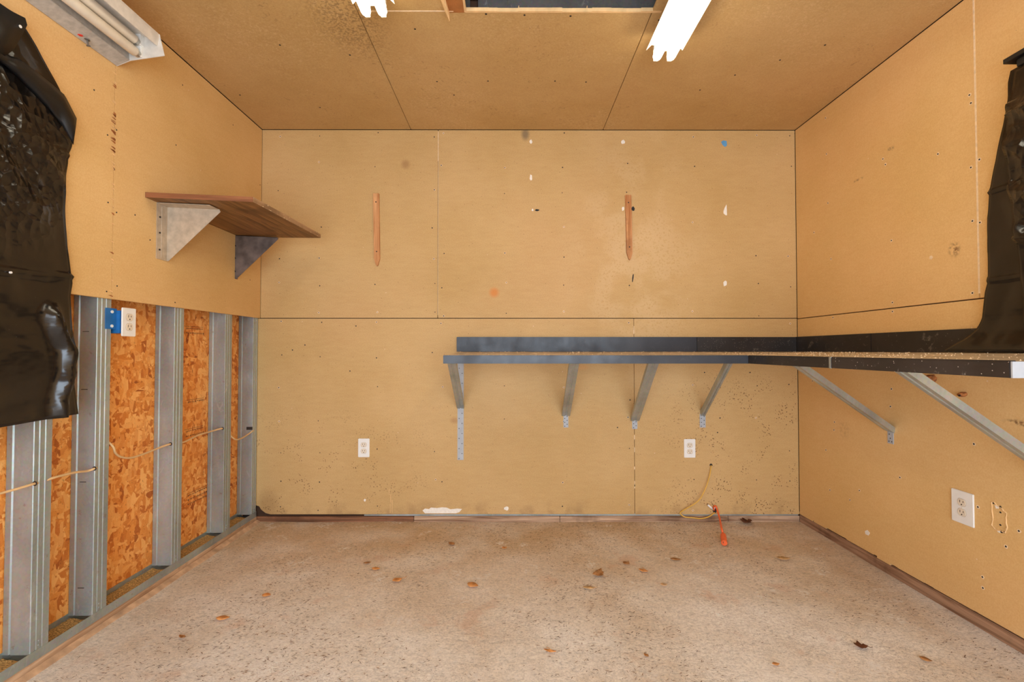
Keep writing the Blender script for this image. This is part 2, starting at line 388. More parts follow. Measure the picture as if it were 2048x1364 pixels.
# lower panels; the left one has its bottom corner broken round
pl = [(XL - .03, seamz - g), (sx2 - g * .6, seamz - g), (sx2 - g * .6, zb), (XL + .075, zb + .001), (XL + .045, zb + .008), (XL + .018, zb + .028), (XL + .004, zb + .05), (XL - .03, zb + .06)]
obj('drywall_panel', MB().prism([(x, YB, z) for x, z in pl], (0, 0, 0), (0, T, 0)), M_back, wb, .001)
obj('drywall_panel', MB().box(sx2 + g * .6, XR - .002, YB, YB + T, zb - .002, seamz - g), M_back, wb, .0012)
obj('joint_compound', MB().box(sx - .0018, sx + .0018, YB - .0006, YB + .004, 2.24, ZC - .01).box(sx - .0004, sx + .0012, YB + .0005, YB + .004, seamz + .02, 2.24), M_putty, wb)
random.seed(5)
mb = MB()
for k in range(16):
    z = random.uniform(.2, seamz - .01); h = random.uniform(.006, .03)
    if .62 < z < 1.15: continue
    mb.box(sx2 - .002 + random.uniform(-.001, .001), sx2 + .0018, YB - .0006, YB + .003, z, z + h)
obj('joint_compound', mb, M_putty, wb)
obj('bottom_track', MB().box(sx - .45, XR - .01, YB + .001, YB + .010, .034, zb + .004), M_stud, wb)
def disc(mb, c, r, axis, t=.0008, seg=8, ry=None, rot=0, jit=0.0):
    poly = []
    for k in range(seg):
        a = 2 * math.pi * k / seg; rr = 1 + random.uniform(-jit, jit)
        u, v = r * rr * math.cos(a), (ry or r) * rr * math.sin(a)
        u, v = u * math.cos(rot) - v * math.sin(rot), u * math.sin(rot) + v * math.cos(rot)
        poly.append({'Y': (c[0] + u, c[1], c[2] + v), 'X': (c[0], c[1] + u, c[2] + v), 'Z': (c[0] + u, c[1] + v, c[2])}[axis[-1]])
    n = {'Y': (0, 1, 0), 'X': (1, 0, 0), 'Z': (0, 0, 1)}[axis[-1]]; sg = -1 if axis[0] == '-' else 1
    mb.prism(poly, (0, 0, 0), tuple(sg * t * q for q in n)); return mb
random.seed(11)
mb = MB(); ring = MB()
cols = [560, 640, 753, 868, 885, 1010, 1127, 1257, 1387, 1515, 1580]
for cx in cols:
    for ry_ in (268, 330, 385, 450, 512, 570, 628, 645, 710, 770, 838, 900, 960, 1015):
        if ry_ > 640 and cx > 880 and 670 < ry_ < 735: continue
        if random.random() < .30: continue
        p = on_y(cx + random.uniform(-4, 4), ry_ + random.uniform(-6, 6), YB)
        disc(mb, p, random.uniform(.0028, .0042), '-Y', .0009, 7)
        if random.random() < .4: disc(ring, p, .0062, '-Y', .0005, 9, jit=.15)
for q in ((712, 652), (610, 690), (585, 700), (700, 742), (1435, 865), (1409, 745), (1440, 836), (1500, 745), (1235, 855), (1260, 800)):
    disc(mb, on_y(q[0], q[1], YB), .004, '-Y', .0009, 7)
obj('screw_heads', mb, M_black, wb)['kind'] = 'stuff'
obj('screw_dimples', ring, M_putty, wb)['kind'] = 'stuff'
def patch(px, py, w, h, mat, name='torn_patch', rot=0, seg=9, jit=.25, t=.0012):
    p = on_y(px, py, YB); m = MB(); disc(m, p, w / 2 / 322, '-Y', t, seg, h / 2 / 322, rot, jit); return obj(name, m, mat, wb)
for a in ((1062, 284, 6, 8, M_whitepaint), (1246, 284, 8, 8, M_whitepaint), (1062, 355, 5, 12, M_whitepaint), (1065, 420, 4, 5, M_whitepaint),
          (1450, 567, 8, 11, M_whitepaint), (1246, 418, 5, 8, M_whitepaint), (1013, 1017, 9, 8, M_whitepaint), (730, 1000, 4, 5, M_whitepaint)): patch(*a)
def poly_patch(pts, mat, name, t=.0012):
    ps = [on_y(x, y, YB) for x, y in pts]; return obj(name, MB().prism(ps, (0, 0, 0), (0, -t, 0)), mat, wb)
poly_patch([(1447, 422), (1449, 416), (1453, 409), (1454, 430), (1452, 431), (1447, 427)], M_whitepaint, 'torn_patch')
poly_patch([(1442, 284), (1446, 281), (1453, 282), (1454, 291), (1450, 294), (1445, 290)], M_bluepaint, 'blue_paint_scrap')
patch(1074, 420.5, 9, 4, M_black, 'black_mark'); patch(1266, 417.5, 6, 11, M_black, 'black_mark')
poly_patch([(1265.5, 549), (1267.5, 548), (1267, 556), (1265.5, 564), (1264, 564), (1264.5, 555)], M_black, 'black_mark')
poly_patch([(845, 1021), (850, 1017), (858, 1018), (862, 1015), (874, 1016), (884, 1014.5), (893, 1015), (901, 1018.5), (915, 1017), (924, 1018), (919, 1024), (912, 1026.5), (850, 1026.5)], M_whitepaint, 'torn_patch')
poly_patch([(1500, 249), (1520, 244), (1535, 242), (1538, 248), (1525, 253.5), (1503, 254)], M_paper, 'torn_patch', .002)
# fasteners' drips and scratches
mb = MB()
for x_, ya, yb_ in ((778, 978, 990), (781, 988, 1005), (784, 1000, 1026), (780, 1008, 1026)):
    a, b = on_y(x_, ya, YB), on_y(x_ + 1, yb_, YB); mb.box(a.x, a.x + .0022, YB - .0005, YB + .001, b.z, a.z)
obj('scratch_marks', mb, M_paper, wb)['kind'] = 'stuff'

# sill plank under the back wall, in pieces
for i, (a, b, dy) in enumerate(((XL - .02, -.60, .004), (-.597, .30, 0), (.303, 1.34, .001), (1.343, XR, .003))):
    m = MB().box(a, b, YB + .0 + dy - .003, YB + .10, -.01, .033 - (.004 if i == 0 else 0))
    if i == 0: bb = tag(obj('baseboard_back', m, M_sill_darkX, None, .002), kind='structure')
    else: obj('sill_plank', m, M_plateX, bb, .002)

# ------------------------------------------------------------------ wall_right
wr = struct('wall_right', MB().box(XR + T + .001, XR + .12, YF, YB + .12, 0, ZC + .1), M_gap)
ry = on_x(1955, 400, XR).y; rz = on_x(1780, 617, XR).z
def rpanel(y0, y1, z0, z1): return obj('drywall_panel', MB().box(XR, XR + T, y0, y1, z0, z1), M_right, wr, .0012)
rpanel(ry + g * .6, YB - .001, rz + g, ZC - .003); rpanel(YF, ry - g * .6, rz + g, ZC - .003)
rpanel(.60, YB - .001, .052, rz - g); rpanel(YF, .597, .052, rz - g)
obj('joint_compound', MB().box(XR - .0008, XR + .003, ry - .0035, ry + .0035, rz + .02, ZC - .01), M_putty, wr)
mb = MB(); ring = MB(); random.seed(3)
for q in ((1651, 236), (1653, 308), (1766, 318), (1771, 329), (1876, 308), (1942, 206), (1959, 319), (1942, 335), (1656, 406), (1945, 442), (1960, 445), (1628, 465), (1783, 481),
          (1662, 518), (1945, 586), (1785, 605), (1785, 623), (1666, 635), (1625, 702 + 60), (1783, 778), (1781, 813), (1668, 860), (1669, 844), (1948, 888), (1660, 980), (1719, 981),
          (1735, 1063), (1956, 1014), (2012, 1093), (2038, 1062), (1965, 1154), (1966, 1176), (1939, 190), (1652, 900), (1800, 955), (1700, 1000)):
    p = on_x(q[0], q[1], XR); disc(mb, p, .0035, '-X', .0009, 7); disc(ring, p, .007, '-X', .0005, 9, jit=.2)
obj('screw_heads', mb, M_black, wr)['kind'] = 'stuff'; obj('screw_dimples', ring, M_putty, wr)['kind'] = 'stuff'
def rpatch(pts, mat, name, t=.001): return obj(name, MB().prism([on_x(x, y, XR) for x, y in pts], (0, 0, 0), (-t, 0, 0)), mat, wr)
rpatch([(1730, 1062), (1735, 1060), (1740, 1066), (1737, 1071), (1731, 1068)], M_whitepaint, 'torn_patch')
rpatch([(1990, 1010), (1997, 1012), (1998, 1017), (1992, 1017)], M_whitepaint, 'torn_patch')
rpatch([(1994, 1060), (2001, 1062), (2001, 1066), (1996, 1064)], M_whitepaint, 'torn_patch')
rpatch([(1860, 512), (1864, 511), (1866, 515), (1863, 519), (1859, 517)], M_putty, 'putty_dab')
# outline of a filled-in outlet hole: crumbly ridge around a patch
sc_o = [(1984, 1003), (1988, 1005), (1996, 1013), (2003, 1016), (2008, 1022), (2013, 1026), (2012, 1040), (2014, 1055), (2011, 1065), (2002, 1062), (1990, 1058), (1984, 1050), (1986, 1035), (1984, 1018)]
random.seed(8); pts = []
for i in range(len(sc_o)):
    a = Vector(sc_o[i]); b = Vector(sc_o[(i + 1) % len(sc_o)])
    for k in range(3): q = a.lerp(b, k / 3) + Vector((random.uniform(-.7, .7), random.uniform(-.7, .7))); pts.append(on_x(q.x, q.y, XR - .0005))
pts.append(pts[0]); obj('crumbled_edge', MB().tube(pts, [random.uniform(.0012, .003) for _ in pts], 5), M_paper, wr)
mb = MB()
for q in ((1987, 1006, .004), (2001, 1014, .005), (2003, 1063, .005), (2008, 1064, .004), (2001, 1025, .003), (2001, 1050, .003)): disc(mb, on_x(q[0], q[1], XR), q[2], '-X', .001, 7, jit=.3)
tag(obj('screw_holes', mb, M_black, wr), kind='stuff')
br = tag(obj('baseboard_right', MB().box(XR - .001, XR + .10, YF, YB + .0, -.01, .045), M_sill_dark, None, .003), kind='structure')
# ragged lower edge of the drywall, paper fringe over the sill
random.seed(21); mb = MB(); y = .2
while y < 2.9:
    L = random.uniform(.05, .3); h = random.uniform(.001, .010)
    mb.box(XR + .0005, XR + T, y, y + L, .053 - h, .056); y += L + random.uniform(.0, .05)
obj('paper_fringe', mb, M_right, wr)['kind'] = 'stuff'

# ------------------------------------------------------------------ wall_left
XS = XL - .012          # room face of the studs
XO = XS - .091          # face of the sheathing
wl = struct('wall_left', MB().box(XO - .10, XO - .013, YF, YB + .12, 0, ZC + .1), M_gap)
for a, b in ((YF, .31), (.313, 1.528), (1.531, YB + .10)):
    bd = obj('strand_board', MB().box(XO - .012, XO, a, b, .0, ZC + .02), M_osb, wl)
lzb = on_x(300, 610, XL).z; lsy = on_x(227, 380, XL).y
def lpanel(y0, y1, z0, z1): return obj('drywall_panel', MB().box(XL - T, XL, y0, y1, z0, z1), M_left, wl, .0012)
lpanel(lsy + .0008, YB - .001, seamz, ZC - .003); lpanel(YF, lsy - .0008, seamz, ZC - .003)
random.seed(17); mb = MB(); mb2 = MB()
for k in range(46):
    z = random.uniform(seamz, 2.17) if k > 16 else random.uniform(1.82, 1.98)
    w_ = random.uniform(.006, .020); h = random.uniform(.002, .006)
    (mb if k > 22 else mb2).prism([(XL + .0005, lsy - w_, z + h * 1.4), (XL + .0005, lsy + .003, z), (XL + .0005, lsy + .003, z + h), (XL + .0005, lsy - w_ * .4, z + h * 1.6)], (0, 0, 0), (.0018, 0, 0))
obj('torn_tape', mb, M_paper, wl)['kind'] = 'stuff'; obj('tape_stains', mb2, plain('rust_brown', srgb(168, 100, 50), .8), wl)['kind'] = 'stuff'
mb = MB()
for q in ((270, 430), (233, 260), (215, 270), (352, 290), (466, 250), (365, 170), (213, 583), (234, 572), (300, 480), (520, 370), (516, 400), (500, 560), (350, 605), (188, 180), (216, 405), (233, 425)):
    disc(mb, on_x(q[0], q[1], XL), .003, 'X', .0009, 7)
obj('screw_heads', mb, M_black, wl)['kind'] = 'stuff'
for (py_, pz_, r_) in ((193, 246, 9), (277, 486, 4)): disc_m = MB()
# studs
def stud(ya, fl_=.062, z0=.060, z1=seamz + .06):
    d = XS - XO - .002
    web = [(XO + .012, 0), (XO + .002, 0), (XO + .002, 0)]
    # profile in (x, y): outer return, outer flange, web with a pressed rib, room flange with two ribs, lip
    pr = [(XO + .014, ya + fl_), (XO + .002, ya + fl_), (XO + .002, ya), (XO + .020, ya), (XO + .0235, ya + .0035), (XO + .027, ya), (XS - .002, ya), (XS, ya + .002),
          (XS, ya + .016), (XS - .0025, ya + .0185), (XS, ya + .021), (XS, ya + .036), (XS - .0025, ya + .0385), (XS, ya + .041), (XS, ya + fl_), (XS - .014, ya + fl_)]
    m = MB(); m.strip([(x, y) for x, y in pr], (0, 0, z0), (0, 0, z1), (1, 0, 0), .0012)
    return m
sds = [1.573, 1.804, 2.219, 2.613, 2.897, 1.15, .745, .34, -.07, -.48, -.89]
for sy_ in sds:
    fl_ = .050 if sy_ == 2.897 else .062
    obj('steel_stud', stud(sy_, fl_), M_stud, wl)
# self-drilling screws low on the studs, horizontal crimps on the web
mb = MB()
for sy_ in sds[:5]:
    for z in (.075, .09):
        disc(mb, (XS, sy_ + .03, z), .0035, 'X', .002, 8)
obj('track_screws', mb, M_zinc, wl)['kind'] = 'stuff'
mb = MB()
for (x_, y_) in ((171, 663), (168, 779), (165, 964), (161, 1176)):
    p = on_y(x_, y_, 1.8035); mb.box(p.x - .010, p.x + .013, 1.8025, 1.805, p.z - .001, p.z + .001)
tag(obj('web_crimps', mb, M_slot, wl), kind='stuff')
# service holes through the webs where the cable runs
for (x_, y_, Y) in ((189, 937, 1.804), (341, 888, 2.219), (445, 857, 2.613), (70, 967, 1.573)):
    p = on_y(x_, y_, Y - .0005); m = MB(); disc(m, (p.x, Y - .0006, p.z), .008, '-Y', .0006, 12); obj('service_hole', m, M_slot, wl)
p = on_y(499, 857, 2.897); m = MB().box(p.x - .018, p.x + .018, 2.8955, 2.8966, p.z - .008, p.z + .010); obj('service_hole', m, M_slot, wl)
# bottom track (U) and the sill plank below it
tr = MB(); prof = [(XS + .0012, .063), (XS + .0012, .033), (XO + .001, .033), (XO + .001, .070)]
tr.strip([(-z, x) for x, z in prof][::-1], (0, YF, 0), (0, YB - .01, 0), (0, 0, -1), .0012)
obj('bottom_track', MB().box(XS, XS + .0015, YF, YB - .004, .031, .064).box(XO + .0005, XO + .002, YF, YB, .033, .068).box(XO, XS + .0005, YF, YB, .0315, .033), M_stud, wl)
obj('sill_plank', MB().box(XO, XS + .004, 1.02, YB - .004, -.01, .031), M_plate, wl, .002)
obj('sill_plank', MB().box(XO, XS + .006, YF, 1.015, -.01, .031), M_plate, wl, .002)
# chalky slab lip in front of the left sill
m = MB(); n = 60; va = []
for i in range(n + 1):
    y = YF + (YB - .002 - YF) * i / n; q = .018 + .012 * noise.noise((y * 3, 2, 1))
    va += [(XS + .004, y, .004), (XS + .006, y, .012 + .003 * noise.noise((y * 5, 0, 0))), (XS + .006 + q, y, .001), (XS + .006 + q + .01, y, -.01)]
m.add(va, [(4 * i + k, 4 * i + k + 1, 4 * i + k + 5, 4 * i + k + 4) for i in range(n) for k in range(3)])
tag(obj('trim_1', m, plain('slab_lip', srgb(200, 164, 130), .9, var=.2, scale=18, bump=.4)), kind='structure')
# sawdust lying in the track between the studs
m = MB(); bays = [(.41, .745), (.81, 1.15), (1.215, 1.573), (1.637, 1.804), (1.868, 2.219), (2.283, 2.613), (2.677, 2.897)]
for a, b in bays:
    nj, ni = max(8, int((b - a) / .012)), 7; vv = []
    for j in range(nj + 1):
        for i in range(ni + 1):
            x = XO + .003 + (XS - .004 - XO - .003) * i / ni; y = a + (b - a) * j / nj
            h = .050 + .010 * noise.noise((x * 20, y * 8, 3)) + .004 * noise.noise((x * 90, y * 60, 1)) - .010 * (i / ni)
            vv.append((x, y, max(.036, h)))
    m.add(vv, [(j * (ni + 1) + i, j * (ni + 1) + i + 1, (j + 1) * (ni + 1) + i + 1, (j + 1) * (ni + 1) + i) for j in range(nj) for i in range(ni)])
tag(obj('sawdust', m, M_sawdust), 'yellowish sawdust and litter lying in the bottom track between the steel studs', 'sawdust', kind='stuff')
# faint black mill stamps on the strand board: ruled bars and rows of strokes
def stamp(px, py, w, h, rows):
    c = on_x(px, py, XO); m = MB(); random.seed(int(px))
    s = (1024 - px) and c.y / F_PX
    for r in range(rows):
        z = c.z - r * h / rows * s; y = c.y
        while y < c.y + w * s * 2.2:
            L = random.uniform(.004, .010); m.box(XO - .0001, XO + .0004, y, y + L * .5, z - random.uniform(.006, .010), z)
            if random.random() < .6: m.box(XO - .0001, XO + .0004, y, y + L, z - .0035, z - .002)
            y += L + random.uniform(.003, .006)
    m.box(XO - .0001, XO + .0004, c.y - .01, c.y + w * s * 2.2, c.z + .006, c.z + .0075)
    o = obj('mill_stamp', m, M_black, wl); return o
stamp(372, 655, 24, 18, 2); stamp(376, 803, 22, 10, 1); stamp(372, 862, 24, 20, 2); stamp(376, 990, 26, 26, 3)

# ------------------------------------------------------------------ wall_front (behind the camera) with an unseen doorway, widened for more neutral light
wf = MB().box(XO - .1, -1.35, YF - .12, YF, 0, ZC + .1).box(1.55, XR + .12, YF - .12, YF, 0, ZC + .1).box(-1.35, 1.55, YF - .12, YF, 2.12, ZC + .1)
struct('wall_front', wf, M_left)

# ------------------------------------------------------------------ ceiling
cx1, cx2 = on_z(820, 255, ZC).x, on_z(1208, 255, ZC).x
yo = on_z(1100, 21, ZC).y; ox0, ox1 = -.187, cx2; oy0 = 1.30
back = MB().box(XO - .1, ox0, YF, YB + .1, ZC + T + .001, ZC + .10).box(ox1 + .02, XR + .1, YF, YB + .1, ZC + T + .001, ZC + .10)
back.box(ox0, ox1 + .02, yo + .03, YB + .1, ZC + T + .001, ZC + .10).box(ox0, ox1 + .02, YF, oy0, ZC + T + .001, ZC + .10)
ce = struct('ceiling', back, M_gap)
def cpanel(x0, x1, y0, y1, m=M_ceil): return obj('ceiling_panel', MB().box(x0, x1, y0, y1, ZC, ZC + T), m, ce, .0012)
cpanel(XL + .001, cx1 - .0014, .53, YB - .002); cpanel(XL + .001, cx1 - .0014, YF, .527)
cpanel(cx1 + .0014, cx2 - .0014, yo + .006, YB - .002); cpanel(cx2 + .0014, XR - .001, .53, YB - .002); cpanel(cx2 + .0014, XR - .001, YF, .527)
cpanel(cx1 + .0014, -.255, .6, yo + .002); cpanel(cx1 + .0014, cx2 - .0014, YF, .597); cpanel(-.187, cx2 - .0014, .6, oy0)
obj('cardboard_patch', MB().box(-.262, ox0, .6, yo + .012, ZC - .001, ZC + .006), M_brown, ce)
obj('joint_compound', MB().box(cx1 + .05, -.235, yo + .002, yo + .0065, ZC - .0012, ZC + .004), M_putty, ce)
# raw board edge around the opening
random.seed(4); m = MB(); x = ox0
while x < cx2 - .03:
    L = random.uniform(.03, .09); m.box(x, x + L, yo + .003 + random.uniform(-.002, .002), yo + .012, ZC - .001, ZC + T + .001); x += L
obj('raw_board_edge', m, M_paper, ce)
obj('raw_board_edge', MB().box(ox0 - .004, ox0 + .004, 1.3, yo + .01, ZC - .0012, ZC + T), M_paper, ce)
# torn paper flap hanging from the ceiling
a = on_z(893, 0, ZC); m = MB()
m.add([(-.262, yo - .10, ZC), (-.2655, yo - .10, ZC - .02), (-.262, yo - .04, ZC - .03), (-.2505, yo + .005, ZC - .040), (-.253, yo + .012, ZC)], [(0, 1, 2), (0, 2, 3, 4)])
m.add([(-.282, yo - .10, ZC - .001), (-.262, yo - .10, ZC - .022), (-.2505, yo + .004, ZC - .042), (-.272, yo - .02, ZC - .001)], [(0, 1, 2, 3)])
fo = obj('paper_flap', m, M_paper, ce)
md = fo.modifiers.new('s', 'SOLIDIFY'); md.thickness = .001
# steel channel inside the opening, attic void above
m = MB(); yc = yo + .014
m.box(-.135, cx2 + .02, yc, yc + .0015, ZC + T, ZC + .105).box(-.187, cx2 + .02, yc, yc + .0015, ZC + .055, ZC + .105).box(-.187, -.168, yc, yc + .0015, ZC + T, ZC + .105)
m.box(-.187, cx2 + .02, yc - .03, yc, ZC + .104, ZC + .1055)
obj('steel_channel', m, M_zincdk, ce)
obj('screw_tips', MB().tube([(.03, yc - .004, ZC + .012), (.032, yc - .004, ZC + .028)], [.004, .001], 6).tube([(.31, yc - .004, ZC + .012), (.312, yc - .004, ZC + .028)], [.004, .001], 6), M_paper, ce)
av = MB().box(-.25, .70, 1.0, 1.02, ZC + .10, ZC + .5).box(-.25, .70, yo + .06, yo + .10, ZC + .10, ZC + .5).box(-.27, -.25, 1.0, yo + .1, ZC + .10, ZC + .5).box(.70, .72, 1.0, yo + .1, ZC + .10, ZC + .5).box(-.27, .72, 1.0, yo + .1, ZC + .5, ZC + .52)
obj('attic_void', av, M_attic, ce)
mb = MB(); random.seed(6)
for q in ((830, 58), (1049, 30), (1141, 32), (1241, 24), (972, 28), (874, 163), (976, 162), (1110, 162), (1172, 164), (908, 190), (700, 110), (1400, 180), (1470, 150), (560, 90), (480, 190), (1560, 120), (1318, 40), (1650, 90), (640, 215)):
    disc(mb, on_z(q[0], q[1], ZC), .0045, '-Z', .0009, 7)
obj('screw_heads', mb, M_black, ce)['kind'] = 'stuff'

# ------------------------------------------------------------------ L-shaped workbench
FZ, BZ, TH = 1.027, 1.046, .038
YFr = on_y(1000, 712, 2.36).y; BXL = -.336; SX = 1.180; SY = 1.118
wbch = thing('workbench', 'L-shaped black laminate wall counter with backsplash on angled metal braces', 'workbench', (1.2, 2.6, .6))
def sl(x, y):      # height of the sloping top
    return min(BZ, FZ + (BZ - FZ) * max(0, (y - 2.36) / .585), ) if x < SX else FZ + (BZ - FZ) * max(0, min(1, max((y - 2.36) / .585, (x - SX) / .60)))
def top(poly, parent, name='countertop'):
    m = MB(); n = len(poly)
    v = [(x, y, z) for x, y, z in poly] + [(x, y, FZ - TH + .002) for x, y, z in poly]
    m.add(v, [list(range(n)), list(range(n, 2 * n))[::-1]] + [(i, (i + 1) % n, n + (i + 1) % n, n + i) for i in range(n)]); return obj(name, m, M_lamtop, parent)
top([(BXL + .004, 2.366, FZ), (SX + .0, 2.366, FZ), (SX + .03, 2.366 + .03, FZ + .002), (XR - .016, 2.937, BZ), (BXL + .03, 2.937, BZ)], wbch)
top([(SX + .006, SY + .003, FZ), (XR - .016, SY + .003, BZ), (XR - .016, 2.935, BZ), (SX + .034, 2.394, FZ + .002), (SX + .006, 2.364, FZ)], wbch)
# front edging: rolled nose, then the flat face
def nose(P0, P1, wd, mat):
    m = MB(); m.sweep([(0, 0), (.006, .0), (.006, .030), (.010, .036), (.020, .040), (.026, .041), (.026, .043), (.018, .044), (.004, .0405), (0, .034)], P0, P1, wd)
    return m
e1 = MB().box(BXL, SX - .001, 2.358, 2.366, FZ - TH, FZ + .0005).box(BXL, SX - .001, 2.360, 2.376, FZ - .0005, FZ + .0035); obj('front_edge', e1, M_lamblue, wbch, .0012)
obj('end_edge', MB().box(BXL - .001, BXL + .004, 2.362, 2.93, FZ - TH, FZ + .002), M_lam, wbch)
jy = on_x(1660, 730, SX).y
for (ya, yb_, mt) in ((SY + .004, jy - .0015, M_lamdust), (jy + .0015, 2.366, M_lam)):
    obj('front_edge', MB().box(SX, SX + .006, ya, yb_, FZ - TH, FZ + .0005).box(SX + .002, SX + .016, ya, yb_, FZ - .0005, FZ + .0035), mt, wbch, .0012)
obj('edge_joint', MB().box(SX - .0008, SX + .004, jy - .006, jy + .006, FZ - TH - .001, FZ + .003), M_zinc, wbch, .001)
obj('end_cap', MB().box(SX + .001, XR - .02, SY - .001, SY + .003, FZ - TH, FZ + .001), M_endcap, wbch)
# backsplashes
bs = on_y(1393, 690, YB - .01).x; zt = on_y(1100, 674, YB - .016).z
for a, b, mt in ((BXL - .0, bs - .001, M_lamblue), (bs + .001, XR - .018, M_lam)):
    obj('backsplash', MB().box(a, b, YB - .018, YB - .001, BZ + .001, zt), mt, wbch, .0015)
ys = on_x(1742, 690, XR - .017).y
for a, b in ((ys + .001, YB - .002), (SY + .05, ys - .001)):
    obj('backsplash', MB().box(XR - .017, XR - .001, a, b, BZ + .001, zt + .001), M_lam, wbch, .0015)
# dusty debris band along the back of the top
m = MB(); random.seed(31)
for k in range(900):
    if k < 450: x = random.uniform(BXL, XR - .03); y = random.uniform(2.39, 2.92)
    else: x = random.uniform(SX + .03, XR - .03); y = random.uniform(SY + .02, 2.8)
    r = random.uniform(.001, .004); a = random.random() * 3
    z = sl(x, y) + .0012
    m.add([(x - r, y, z), (x, y - r * .6, z), (x + r, y, z), (x, y, z + r * .9)], [(0, 1, 3), (1, 2, 3), (2, 0, 3), (0, 2, 1)])
tag(obj('dust_crumbs', m, M_putty), 'pale crumbs and dust scattered over the counter top', 'dust', kind='stuff')
# braces
def channel(P0, P1, wd, W, H, mat, flip=1):
    r = .0035; h = W / 2
    pr = [(-h, flip * H), (-h, 0), (-h * .25, 0), (-h * .12, flip * r), (h * .12, flip * r), (h * .25, 0), (h, 0), (h, flip * H)]
    m = MB().strip(pr, P0, P1, wd, .0016 * flip); return m
def brace(top_, bot, wd, W, tab, taplen, mat=M_zinc, H=.022, flip=1, name='brace', lab=None):
    b = obj(name, channel(bot, top_, wd, W, H, mat, flip), mat, wbch)
    return b
def tabplate(c, axis, w_, z0, z1, par):
    m = MB()
    if axis == 'Y': m.box(c - w_ / 2, c + w_ / 2, YB - .003, YB - .0005, z0, z1)
    else: m.box(XR - .003, XR - .0005, c - w_ / 2, c + w_ / 2, z0, z1)
    t = obj('mounting_tab', m, M_endcap if par else M_zinc, par)
    return t
def holes(pts, axis, r=.0028):
    m = MB()
    for p in pts: disc(m, p, r, '-Y' if axis == 'Y' else '-X', .0008, 7)
    return m
by = YB - .004
def bk(pt, pb, W, z1, tabw, H=.022, mat=M_zinc, zt2=None):
    T_ = on_y(pt, 727, 2.43); B_ = on_y(*pb, by - .004)
    b = brace((T_.x, 2.40, FZ - TH - .001), (B_.x, B_.y, B_.z), (1, 0, 0), W, 0, 0, mat, H, 1)
    zz = on_y(pb[0], z1, by).z
    t = tabplate(B_.x, 'Y', tabw, zz, (zt2 if zt2 else B_.z + .012), b)
    hs = []
    z = zz + .008
    k = 0
    while z < (zt2 or B_.z + .012) - .004:
        hs.append((B_.x + (tabw * .24 if k % 2 else -tabw * .24), YB - .003, z)); z += (.012 if not zt2 else .031); k += 1
    tag(obj('screws', holes(hs, 'Y'), M_slot, b), kind='stuff')
    return b
bk(905, (921, 817), .044, 920, .038, zt2=.985)
bk(1147, (1132, 832), .050, 855, .030)
bk(1304, (1270, 842), .052, 858, .032)
bk(1455, (1406, 832), .026, 855, .036, H=.030)
def rk(ytop, ybot, zbot, W, mat=M_zinc):
    b = brace((SX + .03, ytop, FZ - TH - .001), (XR - .006, ybot, zbot), (0, 1, 0), W, 0, 0, mat, .024, -1)
    t = tabplate(ybot, 'X', .034, zbot - .055, zbot + .012, b)
    tag(obj('screws', holes([(XR - .003, ybot + s, zbot - dz) for s, dz in ((-.008, .045), (.008, .045), (0, .030), (.006, .012))], 'X'), M_slot, b), kind='stuff')
rk(2.02, 2.235, .672, .046); rk(1.475, 1.55, .632, .047)

# ------------------------------------------------------------------ wall shelf with two gusset brackets
sh = thing('wall_shelf', 'plywood shelf on two triangular metal brackets, on the left wall', 'shelf', (XL, 2.37, 1.6))
A = Vector((XL + .001, 2.012, 1.706)); B = Vector((-1.098, 2.012, 1.686)); Cc = Vector((-1.098, 2.73, 1.703)); D = Vector((XL + .001, 2.73, 1.706))
up = Vector((0, 0, .022))
m = MB(); m.add([A, B, Cc, D, A + up, B + up, Cc + up, D + up], [(0, 1, 2, 3), (4, 5, 6, 7), (0, 1, 5, 4), (1, 2, 6, 5), (2, 3, 7, 6), (3, 0, 4, 7)])
m.fm = [0, 0, 1, 2, 0, 0]
obj('board', m, [M_ply, M_plyedge, M_plypale], sh)
# frayed veneer chips on the board edge
m = MB(); random.seed(9)
for k in range(14):
    t_ = random.random(); p = B.lerp(Cc, t_); p.z += random.choice((.002, .018)); r = random.uniform(.002, .006)
    m.add([p + Vector((-.001, -r, 0)), p + Vector((.001, r, 0)), p + Vector((.0015, 0, r * .6))], [(0, 1, 2)])
obj('splinters', m, M_putty, sh)['kind'] = 'stuff'
def zb_(x): return 1.706 - .020 * (x - XL) / .46 - .0015
def bracket(yg, yfl, mat):
    top_z = 1.704; bz = 1.458; xt = XL + .242
    g_ = MB(); pts = [(XL + .002, bz), (XL + .010, bz), (xt, zb_(xt) - .012), (xt - .006, zb_(xt)), (XL + .002, zb_(XL))]
    g_.prism([(x, yg, z) for x, z in pts], (0, 0, 0), (0, .0018, 0))
    root = obj('bracket', g_, mat, sh)
    y0_, y1_ = sorted((yg, yfl))
    obj('wall_flange', MB().box(XL + .0005, XL + .0025, y0_, y1_, bz, zb_(XL)).box(XL + .002, XL + .0045, (y0_ + y1_) / 2 - .004, (y0_ + y1_) / 2 + .004, bz + .01, zb_(XL) - .01), mat, root, .0004)
    q = MB(); q.add([(XL + .003, y0_, zb_(XL)), (xt - .008, y0_, zb_(xt)), (xt - .008, y1_, zb_(xt)), (XL + .003, y1_, zb_(XL)), (XL + .003, y0_, zb_(XL) - .002), (xt - .008, y0_, zb_(xt) - .002), (xt - .008, y1_, zb_(xt) - .002), (XL + .003, y1_, zb_(XL) - .002)],
                    [(0, 1, 2, 3), (4, 5, 6, 7), (0, 1, 5, 4), (1, 2, 6, 5), (2, 3, 7, 6), (3, 0, 4, 7)])
    obj('top_flange', q, mat, root)
    h = MB()
    for z in (1.50, 1.575, 1.645): disc(h, (XL + .0025, (y0_ + y1_) / 2 - .014, z), .004, 'X', .0025, 8)
    tag(obj('screws', h, M_slot, root), kind='stuff')
    return root
